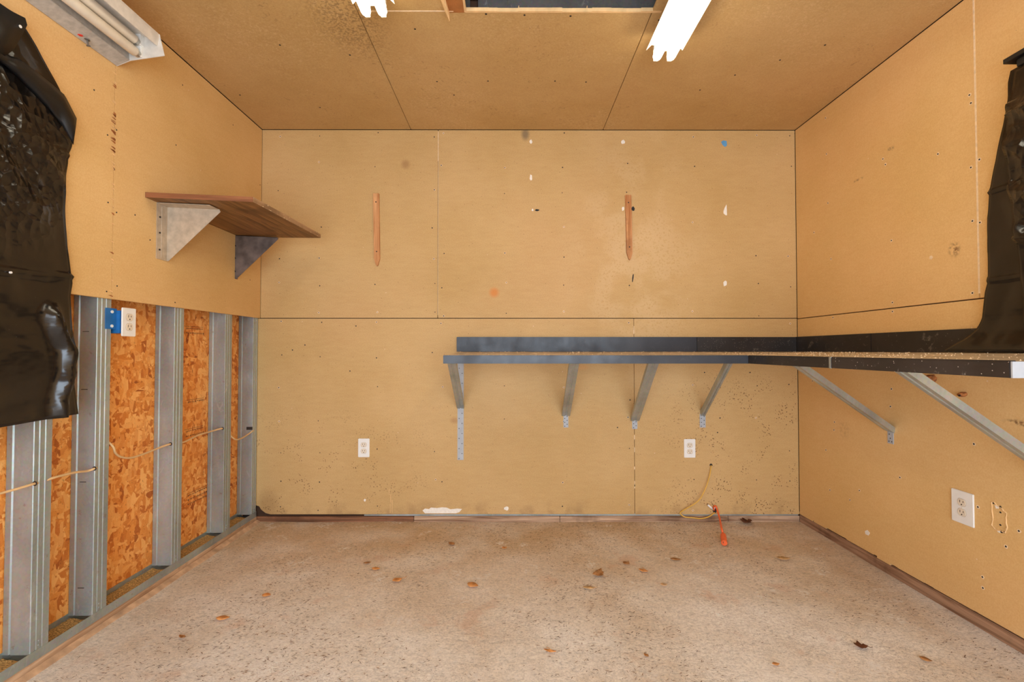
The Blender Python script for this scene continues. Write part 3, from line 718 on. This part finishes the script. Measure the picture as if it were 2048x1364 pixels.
M_br = plain('pale_galvanized_plate', srgb(196, 178, 154), .5, .25, var=.10, scale=40)  # paler beige plate for the nearer bracket
bracket(2.142, 2.078, M_br)['label'] = 'pale beige metal bracket'
bracket(2.674, 2.70, plain('dull_grey_plate', srgb(112, 98, 90), .55, .35, var=.25, scale=18))['label'] = 'dull grey metal bracket'  # darker grey plate for the farther bracket

# ------------------------------------------------------------------ stakes
def stake(xa, ya, xb, yb_, label, name='wooden_stake'):
    t0, t1 = on_y(xa, ya, YB), on_y(xb, yb_, YB); w2 = .0185
    root = thing(name, label, 'stake', (t1.x, YB, t1.z), 'wooden stakes screwed to the back wall')
    ax = (t1 - t0); L = ax.length; dx = ax.x / L
    prof = [(-w2, 0), (w2, 0), (w2 * 1.02, -L * .5), (w2 * .98, -L + .045), (w2 * .35, -L + .006), (0, -L), (-w2 * .35, -L + .008), (-w2, -L + .05), (-w2 * .96, -L * .5)]
    pts = [(t0.x + u + dx * (-v), YB - .015, t0.z + v) for u, v in prof]
    obj('shaft', MB().prism(pts, (0, 0, 0), (0, .0148, 0)), M_stake, root, .0015)
    h = MB()
    for f in (.12, .80): disc(h, (t0.x + dx * L * f, YB - .015, t0.z - L * f), .0042, '-Y', .001, 8)
    tag(obj('screws', h, M_slot, root), kind='stuff')
stake(753, 388, 755, 533, 'left wooden stake, orange-brown, point down, under the dark round smudge on the back wall')
stake(1255.5, 391, 1258.5, 521, 'right wooden stake, point down, beside a small black mark on the back wall')

# ------------------------------------------------------------------ outlets (duplex)
def outlet_proto(label, W=.070, H=.114):
    r = thing('wall_outlet', label, 'outlet', (0, 0, 0))
    obj('cover_plate', MB().box(-W / 2, W / 2, -.006, 0, -H / 2, H / 2), M_whiteplastic, r, .0022)
    for s in (-1, 1):
        zc = s * .0195; poly = []
        for k in range(20):
            a = 2 * math.pi * k / 20; x = .0172 * math.cos(a); z = .0172 * math.sin(a); z = max(-.0135, min(.0135, z)); poly.append((x, -.0078, zc + z))
        so = obj('socket', MB().prism(poly, (0, 0, 0), (0, .002, 0)), M_ivory, r, .0005)
        m = MB().box(-.0078, -.0056, -.0082, -.0077, zc - .001, zc + .0085).box(.0056, .0078, -.0082, -.0077, zc + .000, zc + .0075)
        disc(m, (0, -.0077, zc - .008), .0026, '-Y', .0006, 8)
        tag(obj('slots', m, M_slot, so), kind='stuff')
        ringm = MB(); pr2 = [(x * 1.06, -.0062, (z - zc) * 1.07 + zc) for x, y, z in poly]; ringm.prism(pr2, (0, 0, 0), (0, -.0004, 0)); obj('socket_rim', ringm, M_slot if False else plain('rim_shade', srgb(176, 160, 138), .6), r)
    m = MB(); disc(m, (0, -.006, 0), .003, '-Y', .001, 10); obj('screw', m, M_ivory, r)
    return r
def dup(root, label):
    r = root.copy(); C.objects.link(r); r['label'] = label
    for ch in list(root.children):
        c = ch.copy(); C.objects.link(c); c.parent = r
        for g_ in list(ch.children):
            d = g_.copy(); C.objects.link(d); d.parent = c
    return r
o1 = outlet_proto('white outlet low on the back wall, left of the long vertical metal strip')
o2 = dup(o1, 'white outlet low on the back wall, above the yellow cord')
p = on_y(728, 895.5, YB); o1.location = (p.x, YB, p.z)
p = on_y(1379, 896.5, YB); o2.location = (p.x, YB, p.z)
o3 = outlet_proto('oversized white outlet plate low on the right wall', .093, .128)
p = on_x(1927, 1015, XR); o3.location = (XR, p.y, p.z); o3.rotation_euler = (0, 0, -math.pi / 2)
o4 = dup(o1, 'white outlet in a blue box fixed to a steel stud'); 
p = on_x(248.5, 644, XL + .010); o4.location = (XL + .012, 1.918, p.z); o4.rotation_euler = (0, 0, math.pi / 2)
z4 = p.z
bx = MB().box(XS - .050, XL + .005, 1.888, 1.950, z4 - .045, z4 + .045)
bx.box(XS + .0005, XS + .0025, 1.838, 1.890, z4 - .030, z4 + .052)
def late_part(name, mb_, mat, root):
    o = obj(name, mb_, mat); o.parent = root
    M = Matrix.LocRotScale(root.location, root.rotation_euler, None); o.matrix_parent_inverse = M.inverted(); return o
late_part('junction_box', bx, M_blue, o4)['label'] = 'blue plastic junction box with side flange'
for z in (z4 - .018, z4 + .038): late_part('mounting_screw', disc(MB(), (XS + .0025, 1.866, z), .006, 'X', .003, 10), M_whiteplastic, o4)

# ------------------------------------------------------------------ electrical cable through the studs
def smooth(pts, n=6):
    P = [Vector(p) for p in pts]; out = []
    for i in range(len(P) - 1):
        p0, p1, p2, p3 = P[max(i - 1, 0)], P[i], P[i + 1], P[min(i + 2, len(P) - 1)]
        for k in range(n):
            t = k / n; out.append(.5 * ((2 * p1) + (p2 - p0) * t + (2 * p0 - 5 * p1 + 4 * p2 - p3) * t * t + (3 * p1 - p0 - 3 * p2 + p3) * t ** 3))
    out.append(P[-1]); return out
def oy(px, py, Y): return on_y(px, py, Y)
c1 = [oy(-60, 1003, 1.40), oy(0, 987, 1.48), oy(40, 976, 1.53), oy(70, 967, 1.573), oy(78, 966, 1.60), oy(112, 954, 1.65), oy(150, 945, 1.73), oy(175, 942, 1.785), oy(189, 937, 1.804), oy(196, 934, 1.83)]
c1b = [Vector((XS - .025, 1.842, 1.10)), Vector((XS - .025, 1.842, .90)), Vector((XS - .022, 1.855, .74)), oy(226, 893, 1.885), oy(231, 906, 1.905), oy(243, 914, 1.94), oy(265, 915, 2.0), oy(300, 903, 2.11), oy(325, 893, 2.18), oy(341, 888, 2.219), oy(349, 887, 2.26),
       oy(368, 884, 2.32), oy(395, 871, 2.43), oy(425, 862, 2.55), oy(445, 857, 2.613), oy(452, 862, 2.66), oy(469, 878, 2.71), oy(482, 877, 2.78), oy(497, 868, 2.87), oy(505, 862, 2.897), oy(507, 862, 2.92)]
for i in range(len(c1b)):
    if c1b[i].x < XO + .006: c1b[i].x = XO + .006
cb = MB().tube(smooth(c1, 5), .0042, 8)
tag(obj('electrical_cable', cb, M_cable, smooth=True), 'beige electrical cable low across the leftmost steel studs, entering the stud beside the outlet', 'cable')
cb = MB().tube(smooth(c1b, 5), .0042, 8)
tag(obj('electrical_cable', cb, M_cable, smooth=True), 'beige electrical cable drooping from the blue box rightwards through the steel studs', 'cable')

# ------------------------------------------------------------------ cords at the back wall
yc_ = thing('yellow_cord', 'thin yellow cord looping from a hole in the back wall down to the sill', 'cord', (1.2, YB, .1))
pts = [oy(1422, 931, YB + .002), oy(1422, 934, YB - .01), oy(1420, 948, YB - .02), oy(1413, 972, YB - .035), oy(1402, 995, YB - .045), oy(1390, 1007, YB - .045), oy(1373, 1017, YB - .03), oy(1362, 1024, YB - .012), oy(1361, 1028, YB - .010), oy(1370, 1034, YB - .02),
       oy(1385, 1035.5, YB - .03), oy(1402, 1037, YB - .035), oy(1416, 1034, YB - .025), oy(1426, 1028, YB - .012), oy(1429, 1025, YB - .004)]
obj('cable', MB().tube(smooth(pts, 6), .0034, 8), M_yellow, yc_, smooth=True)
m = MB(); disc(m, on_y(1422, 930, YB), .009, '-Y', .001, 10); disc(m, on_y(1429, 1021, YB), .016, '-Y', .001, 10, jit=.3)
obj('cable_hole', m, M_slot, wb)
oc = thing('orange_extension_cord', 'orange extension cord end hanging from the back wall onto the floor', 'cord', (1.17, 2.6, 0))
pts = [oy(1428, 1020, YB + .002), oy(1428, 1013, YB - .015), oy(1432, 1013, YB - .03), oy(1435, 1022, YB - .045), oy(1439, 1036, YB - .10), on_z(1443, 1056, .05), on_z(1446, 1068, .022)]
obj('cable', MB().tube(smooth(pts, 6), .0055, 10), M_orange, oc, smooth=True)
q0 = pts[-1]; q1 = on_z(1448.5, 1086, .016); dv = (q1 - q0).normalized()
obj('connector', MB().tube([q0 - dv * .004, q0, q0 + dv * .012, q0 + dv * .016, q0 + dv * .030, q1, q1 + dv * .002], [.006, .0095, .0100, .0145, .0155, .0155, .0135], 14), M_orange, oc, smooth=False)
m = MB()
for s in (-1, 1): pp = q1 + dv * .002 + Vector((s * .006, 0, .004)); m.box(pp.x - .001, pp.x + .001, pp.y - .0012, pp.y + .001, pp.z - .004, pp.z + .004)
tag(obj('slots', m, M_slot, oc), kind='stuff')
m = MB().tube([oy(1426, 1020, YB - .002), oy(1422, 1015, YB - .014), oy(1416, 1010, YB - .024)], [.0035, .007, .005], 8).tube([oy(1428, 1018, YB - .002), oy(1430, 1014, YB - .014)], [.004, .006], 7)
tag(obj('wire_connector', m, M_whiteplastic, smooth=True), 'small white wire connector sticking out of the back wall beside the orange cord', 'connector')

# ------------------------------------------------------------------ mud nests
def nest(px, py, ry_, rz_, label):
    c = on_x(px, py, XR); root = thing('mud_nest', label, 'wasp nest', (XR, c.y, c.z), 'mud nests on the right wall'); m = MB(); nu, nv = 14, 8; vv = []
    for j in range(nv + 1):
        f = j / nv * math.pi / 2
        for i in range(nu):
            a = 2 * math.pi * i / nu; rr = math.cos(f) * (1 + .25 * noise.noise((math.cos(a) * 2, math.sin(a) * 2, px + f)))
            y = ry_ * rr * math.cos(a); z = rz_ * rr * math.sin(a); vv.append((XR - .022 * math.sin(f) * (1 + .3 * noise.noise((y * 90, z * 90, 1))), c.y + y - z * .5, c.z + z))
    m.add(vv, [(j * nu + i, j * nu + (i + 1) % nu, (j + 1) * nu + (i + 1) % nu, (j + 1) * nu + i) for j in range(nv) for i in range(nu)])
    obj('mud_shell', m, M_mud, root, smooth=True)
    h = MB(); disc(h, (XR - .020, c.y - ry_ * .35, c.z - rz_ * .3), .0045, '-X', .003, 9); obj('entry_hole', h, M_slot, root)
nest(1861, 759, .030, .022, 'larger brown mud wasp nest on the right wall, behind the nearer brace')
nest(1927, 789, .017, .010, 'smaller mud wasp nest on the right wall, right of the larger one')

# ------------------------------------------------------------------ black plastic sheets
def sheet(name, Xw, sgn, edge, yfar, z0, amp, seed, parent, mat=M_film, nz=110, nyy=110, xfun=None, folds=()):
    m = MB(); vv = []
    es = sorted(edge)            # (z, y of free edge)
    def ey(z):
        for (a, ya), (b, yb_) in zip(es, es[1:]):
            if a <= z <= b: return ya + (yb_ - ya) * (z - a) / (b - a)
        return es[0][1] if z < es[0][0] else es[-1][1]
    zz0, zz1 = es[0][0], es[-1][0]
    for j in range(nz + 1):
        z = zz0 + (zz1 - zz0) * j / nz; e = ey(z)
        for i in range(nyy + 1):
            u = i / nyy; y = yfar + (e - yfar) * u
            zq = z + (z0(y) if z0 else 0) * (1 - j / nz)
            s = noise.noise((y * 2.2, z * 1.4, seed)) * .9
            r1 = abs(noise.noise((y * 5 + z * 3.2, z * 2.0 - y * 2.5, seed + 3))); r2 = abs(noise.noise((y * 13 - z * 5, z * 8 + y * 6, seed + 9)))
            off = amp * (1.0 + s + 2.0 * (r1) + .35 * r2) 
            for (fz, fh, fw) in folds: off += fh * math.exp(-((z - fz - .04 * (y - 1.4)) / fw) ** 2)
            if xfun: off += xfun(y, z, u)
            vv.append((Xw + sgn * (.006 + max(0, off)), y, zq))
    m.add(vv, [(j * (nyy + 1) + i, j * (nyy + 1) + i + 1, (j + 1) * (nyy + 1) + i + 1, (j + 1) * (nyy + 1) + i) for j in range(nz) for i in range(nyy)])
    o = obj(name, m, mat, parent, smooth=True); md = o.modifiers.new('s', 'SOLIDIFY'); md.thickness = .0008
    return o
tl = thing('plastic_sheet', 'creased black plastic sheet hanging on the left wall over the first studs', 'plastic sheet', (XL, 1.3, .85))
XT = XL + .028
def epx(lst, X): return [(on_x(x, y, X).z, on_x(x, y, X).y) for x, y in lst]
edgeL = epx([(165, 828), (161, 790), (157, 757), (158, 715), (160, 700), (153, 675), (150, 640), (149, 590), (153, 568), (144, 498), (138, 430), (134, 372), (142, 327), (141, 311), (146, 298), (153, 251), (153, 237), (142, 208), (119, 164), (79, 92), (55, 52), (50, 36)], XT)
lift = lambda y: .0 * y
sheet('film', XL, 1, edgeL, .30, lambda y: -.02 * (1.7 - y), .007, 2.5, tl,
      folds=((1.30, .012, .006), (1.72, .008, .008)), xfun=lambda y, z, u: .045 * math.exp(-((u - .958 + .014 * math.sin(z * 17)) / .017) ** 2) * (.95 + .35 * noise.noise((z * 14, 3, 1)) + .10 * noise.noise((z * 30, y * 30, 5))) * (1 if z < 1.16 else math.exp(-((z - 1.16) / .04) ** 2)) + (.008 * math.sin(16 * (y + z)) ** 4 if z > 1.5 else 0))
# folded-over flap, darker, lying across the upper part
up_ = [(0, 100), (20, 112), (40, 118), (97, 163), (129, 190), (153, 237)]; lo_ = [(-20, 112), (10, 130), (40, 158), (100, 219), (125, 252), (147, 290)]
m = MB(); vv = []
n = 24
def pl_at(pl_, t):
    k = t * (len(pl_) - 1); i = min(int(k), len(pl_) - 2); f = k - i; return (pl_[i][0] * (1 - f) + pl_[i + 1][0] * f, pl_[i][1] * (1 - f) + pl_[i + 1][1] * f)
for i in range(n + 1):
    a = pl_at(up_, i / n); b = pl_at(lo_, i / n)
    for j in range(7):
        s = j / 6; x, y = a[0] * (1 - s) + b[0] * s, a[1] * (1 - s) + b[1] * s
        bul = .030 + .016 * math.sin(math.pi * s); vv.append(on_x(x, y, XL + bul + .006 * noise.noise((i * .3, s * 2, 0))))
m.add(vv, [(i * 7 + j, i * 7 + j + 1, (i + 1) * 7 + j + 1, (i + 1) * 7 + j) for i in range(n) for j in range(6)])
o = obj('folded_flap', m, M_filmdk, tl, smooth=True); md = o.modifiers.new('s', 'SOLIDIFY'); md.thickness = .001
# top corner folded down
cr = [(50, 36), (54, 50), (46, 66), (27, 100), (0, 118), (-40, 90), (-40, 0), (0, 8), (26, 24)]
m = MB(); cen = on_x(12, 60, XL + .052); ps = [on_x(x, y, XL + .042) for x, y in cr]; m.add([cen] + ps, [(0, i + 1, (i + 1) % len(ps) + 1) for i in range(len(ps))])
o = obj('folded_flap', m, M_filmdk, tl, smooth=True); md = o.modifiers.new('s', 'SOLIDIFY'); md.thickness = .001
m = MB(); p = on_x(40, 53, XL + .046); disc(m, p, .0045, 'X', .002, 10); obj('tack', m, M_whiteplastic, tl); m = MB(); p = on_x(20, 545, XL + .03); disc(m, p, .0035, 'X', .004, 10); obj('tack', m, M_whiteplastic, tl)

tr_ = thing('plastic_sheet', 'black plastic sheet hanging on the right wall, its hem gathered on the counter', 'plastic sheet', (XR, 1.5, 1.06))
XTR = XR - .035
edgeR = epx([(1912, 705), (1925, 694), (1942, 680), (1955, 662), (1960, 650), (1965, 635), (1970, 585), (1976, 561), (1974, 503), (1974, 436), (1978, 384), (1992, 320), (2007, 250), (2014, 200), (2015, 165), (2020, 142)], XTR)
edgeR[0] = (BZ + .004, edgeR[0][1])
sheet('film', XR, -1, edgeR, .55, None, .006, 7.1, tr_, folds=((1.30, .010, .005), (1.62, .008, .006)), xfun=lambda y, z, u: .02 + .05 * math.exp(-((z - 1.05) / .06) ** 2))
edge2 = epx([(2046, 703), (2043, 640), (2039, 584), (2034, 520), (2029, 466), (2020, 420), (2013, 369), (2008, 320), (2007, 271), (2010, 220), (2020, 165), (2024, 142)], XR - .09)
edge2[0] = (BZ + .006, edge2[0][1])
sheet('front_fold', XR, -1, edge2, .50, None, .008, 11.4, tr_, folds=((1.42, .012, .006), (1.85, .010, .006)), xfun=lambda y, z, u: .062 + .012 * math.sin(22 * (z - y * .6)) ** 6 * (1 if 1.35 < z < 1.9 else .2))
a = on_x(2020, 127, XR - .06)
obj('top_batten', MB().box(XR - .085, XR - .005, .5, a.y, a.z - .004, a.z + .012).box(XR - .07, XR - .005, .5, a.y - .03, a.z - .03, a.z - .004), M_filmdk, tr_, .001)

# ------------------------------------------------------------------ wall-hung fluorescent fixture (unlit)
fx = thing('fluorescent_fixture', 'unlit white fluorescent fixture with two tubes, high on the left wall', 'light fixture', (XL, 1.25, 2.2))
ye = 1.858; ys_ = ye - 1.23
def P(px, py, Y=ye): q = on_y(px, py, Y); return (q.x, q.z)
Aq = (XL + .001, P(222, 133)[1]); A2 = P(261, 122); Bq = P(330, 112); Cq = P(320, 75); Sl = P(316, 93)
def ext(poly, y0, y1): return MB().prism([(x, y0, z) for x, z in poly], (0, 0, 0), (0, y1 - y0, 0))
topz = Cq[1] + .012
obj('ballast_cover', ext([Aq, A2, (A2[0] - .002, A2[1] + .008), (A2[0] - .012, topz - .01), (Aq[0], topz - .01)], ys_, ye - .003), M_fixgrey, fx, .0015)
obj('side_rail', ext([Sl, (Cq[0], Cq[1]), (Cq[0] - .004, Cq[1]), (Sl[0] - .004, Sl[1])], ys_, ye - .002), M_white_metal, fx)
obj('reflector', ext([(A2[0] - .012, topz - .012), (Cq[0] - .002, topz - .012), (Cq[0] - .002, topz), (Aq[0], topz), (Aq[0], topz - .012)], ys_, ye - .002), M_white_metal, fx)
for yy in (ye - .003, ys_ - .001):
    obj('end_plate', ext([Aq, A2, Bq, (Cq[0] + .002, Cq[1]), (Cq[0], topz), (Aq[0], topz)], yy, yy + .004), M_white_metal, fx, .001)
t1 = P(273, 106, 1.84); t2 = P(272, 82, 1.83)
for (tx, tz), yy in ((t1, 1.838), (t2, 1.826)):
    tu = obj('tube', MB().tube([(tx, ys_ + .02, tz), (tx, yy - .012, tz), (tx, yy - .006, tz), (tx, yy - .003, tz)], [.0185, .0185, .0165, .012], 20), M_tube_off, fx, smooth=True)
    obj('pin_cap', MB().tube([(tx, yy - .005, tz), (tx, yy + .010, tz)], .0135, 14), M_cap, tu)
# inner sockets
obj('lamp_holder', MB().box(t1[0] - .012, t1[0] + .012, 1.845, ye - .003, t1[1] - .010, topz - .012), M_whiteplastic, fx, .001)
obj('lamp_holder', MB().box(t2[0] - .012, t2[0] + .012, 1.835, ye - .003, t2[1] - .010, topz - .012), M_whiteplastic, fx, .001)
# red dot and pull switch on the ballast cover
def on_cover(px, py):
    d = ray(px, py); n_ = Vector((-(A2[1] - Aq[1]), 0, A2[0] - Aq[0])); p0 = Vector((Aq[0], 0, Aq[1])); o_ = Vector((0, 0, CAM_Z)); t = (p0 - o_).dot(n_) / d.dot(n_); return o_ + d * t
c = on_cover(160, 70); m = MB(); random.seed(2); disc(m, c - Vector((0, 0, .0003)), .008, '-Z', .0016, 9, ry=.007, jit=.15); obj('red_sticker', m, M_red, fx)
c = on_cover(174, 79); m = MB(); disc(m, c, .009, '-Z', .002, 14); m.tube([c, c + Vector((.004, .002, -.022))], .003, 8).tube([c + Vector((-.003, .004, -.020)), c + Vector((.011, 0, -.024))], .003, 8); obj('pull_switch', m, M_zincdk, fx)

# ------------------------------------------------------------------ ceiling fixtures (lit)
def ceil_fix(pxs, pys, tipx, label, side):
    hz = ZC - .098
    ends = [on_z(x, pys, hz) for x in pxs]; ye_ = ends[0].y; ya = ye_ - 1.21; xc = (ends[0].x + ends[1].x) / 2
    r = thing('fluorescent_fixture', label, 'light fixture', (xc, ye_ - .6, ZC), 'lit ceiling fluorescent fixtures')
    obj('housing', MB().box(xc - .035, xc + .035, ya, ye_ - .005, ZC - .045, ZC - .0005), M_white_metal, r, .002)
    # W-shaped sheet metal reflector above the tubes
    pr = [(-.080, -.074), (-.056, -.050), (-.030, -.054), (0, -.074), (.030, -.054), (.056, -.050), (.080, -.074)]
    m = MB(); m.strip([(x, -z) for x, z in pr], (xc, ya, ZC), (xc, ye_ - .020, ZC), (1, 0, 0), .0012)
    obj('reflector', m, M_white_metal, r)
    for e in ends:
        t_ = obj('tube', MB().tube([(e.x, ya + .02, hz), (e.x, ye_ - .024, hz), (e.x, ye_ - .012, hz), (e.x, ye_ - .004, hz), (e.x, ye_, hz)], [.0187, .0187, .0175, .013, .005], 16), M_tube_on, r, smooth=True)
        obj('pin_cap', MB().tube([(e.x, ye_ - .002, hz), (e.x, ye_ + .006, hz)], .006, 10), M_cap, t_)
    for e in ends: obj('lamp_holder', MB().box(e.x - .010, e.x + .010, ye_ + .0045, ye_ + .010, hz - .008, ZC - .055), M_white_metal, r, .001)
    obj('end_plate', MB().box(xc - .04, xc + .04, ye_ - .006, ye_ + .010, ZC - .06, ZC - .001), M_white_metal, r, .001)
ceil_fix((1312, 1339.5), 117, 1293, 'lit fluorescent fixture with two tubes, over the right side of the ceiling', 1)
ceil_fix((734.5, 766.6), 28, 787, 'lit fluorescent fixture at the top edge, left of the ceiling opening', -1)

# ------------------------------------------------------------------ floor litter
def leaf(px, py, L, W, rot, mat, label, curl=.2, stem=0.0, tooth=0.0):
    c = on_z(px, py, 0.0); s = c.y / F_PX; L *= s; W *= s * .8; n = 8; m = MB(); vv = []
    random.seed(int(px * 7 + py)); ca, sa = math.cos(rot), math.sin(rot)
    def pt(u, v, z): return (c.x + u * ca - v * sa, c.y + u * sa + v * ca, z)
    for i in range(n + 1):
        t = i / n; wd = W / 2 * math.sin(math.pi * min(.98, max(.04, t)) ** .8) * (1 + tooth * random.uniform(-1, 1)); u = (t - .5) * L
        lift = .0025 + curl * L * (abs(t - .5) * 2) ** 2 * .5
        vv += [pt(u, -wd, lift + curl * wd * .9), pt(u, 0, lift), pt(u, wd, lift + curl * wd * 1.2)]
    m.add(vv, [(3 * i + k, 3 * i + k + 1, 3 * i + k + 4, 3 * i + k + 3) for i in range(n) for k in range(2)])
    if stem: m.tube([pt(L * .48, 0, .003 + curl * L * .4), pt(L * .5 + stem * s * .5, W * .1, .005), pt(L * .5 + stem * s, W * .35, .004)], .0009, 5)
    o = obj('dry_leaf', m, mat, smooth=True); md = o.modifiers.new('s', 'SOLIDIFY'); md.thickness = .0006
    tag(o, label, 'leaf', 'dry leaves on the floor'); return o
LO, LB, LD, LT, LP = M_leafs
leaf(1493, 1047, 24, 26, .3, LD, 'curled dark brown leaf at the back wall, right of the orange cord', .45, 8, .4)
leaf(1352, 1120, 22, 14, -.15, LB, 'slim brown leaf with a long tail, on bare floor below the yellow cord', .12, 0)
leaf(1567, 1119, 26, 17, -.1, LT, 'pale tan ragged leaf on the right, towards the right wall', .2, 8, .3)
leaf(1253, 1128, 15, 18, .7, LB, 'small brown oval leaf, between the long-tailed leaf and the large curled one', .2, 5)
leaf(1287, 1143, 13, 24, 1.0, LO, 'upright orange oval leaf, below the long-tailed slim leaf', .2, 6)
leaf(1198, 1152, 20, 34, -.8, LB, 'large brown leaf curled like a shell in the middle of the floor', .4, 6, .3)
leaf(1179, 1177, 26, 14, -.05, LT, 'flat tan leaf just below the shell-shaped brown leaf', .1, 3, .2)
leaf(1328, 1172, 15, 14, .1, LP, 'pale pinkish leaf with darker rims, centre right of the floor', .3, 0)
leaf(1009, 1097, 11, 13, .4, LO, 'small bright orange leaf scrap near the back wall, centre', .2, 0)
leaf(904, 1089, 12, 20, .8, LB, 'brown square leaf scrap near the back wall under the torn white strip', .2, 0)
leaf(795, 1162, 20, 20, .6, LO, 'orange leaf with a bent stem, on the left half of the floor', .2, 12)
leaf(946, 1172, 25, 22, -.5, LO, 'orange oval leaf, centre left, right of the stemmed leaf', .15, 0)
leaf(752, 1139, 17, 14, -.05, LO, 'narrow orange leaf just above left of the stemmed leaf', .15, 0)
leaf(735, 1127, 15, 10, .3, LB, 'thin brown leaf, farthest of the three left leaves', .15, 0)
leaf(446, 1238, 26, 20, .05, LO, 'flat orange leaf nearest the steel stud wall', .12, 0)
leaf(365, 1276, 9, 22, 1.2, LB, 'small upright brown scrap in front of the left sill', .3, 0)
leaf(533, 1192, 17, 18, 0, LO, 'blunt orange leaf halfway along the left side of the floor', .15, 0)
leaf(1100, 1304, 9, 32, 1.3, LO, 'upright brown-orange leaf low in the centre foreground', .2, 5)
leaf(1293, 1313, 9, 14, .6, LB, 'tiny brown scrap in the foreground, right of centre', .3, 0)
leaf(1552, 1330, 15, 12, .05, LO, 'small reddish orange leaf in the right foreground', .15, 0)
leaf(1722, 1296, 24, 24, -.3, LD, 'dark twisted leaf in the right foreground near the right wall', .4, 10, .4)
leaf(1852, 1321, 20, 18, -.7, LB, 'slanting brown leaf in the far right foreground', .15, 0)
# lint, hairs and splinters: too many to count
random.seed(77); m = MB()
for k in range(11000):
    y = random.uniform(.95, 2.93); x = random.uniform(XS + .04, XR - .01)
    dn = noise.noise((x * 1.6, y * 1.6, 9)) + .5 * noise.noise((x * 6, y * 6, 2))
    if x < -.1 and y < 2.2: dn += .12
    if dn < random.uniform(-.25, .50): continue
    L = random.uniform(.004, .020); a = random.uniform(-.6, .9) if random.random() < .7 else random.uniform(0, 3.14); wv = random.uniform(.0005, .0013)
    b = a + random.uniform(-.7, .7); z = .0015
    p0 = Vector((x, y, z)); p1 = p0 + Vector((math.cos(a), math.sin(a), 0)) * L * .5; p2 = p1 + Vector((math.cos(b), math.sin(b), 0)) * L * .5
    n_ = Vector((-math.sin(a), math.cos(a), 0)) * wv
    m.add([p0 - n_ * .3, p1 - n_, p2, p1 + n_ + Vector((0, 0, .0008)), p0 + n_ * .3], [(0, 1, 3, 4), (1, 2, 3)])
tag(obj('floor_litter', m, M_debris), 'fine lint, hairs and splinters strewn over the concrete floor', 'litter', kind='stuff')
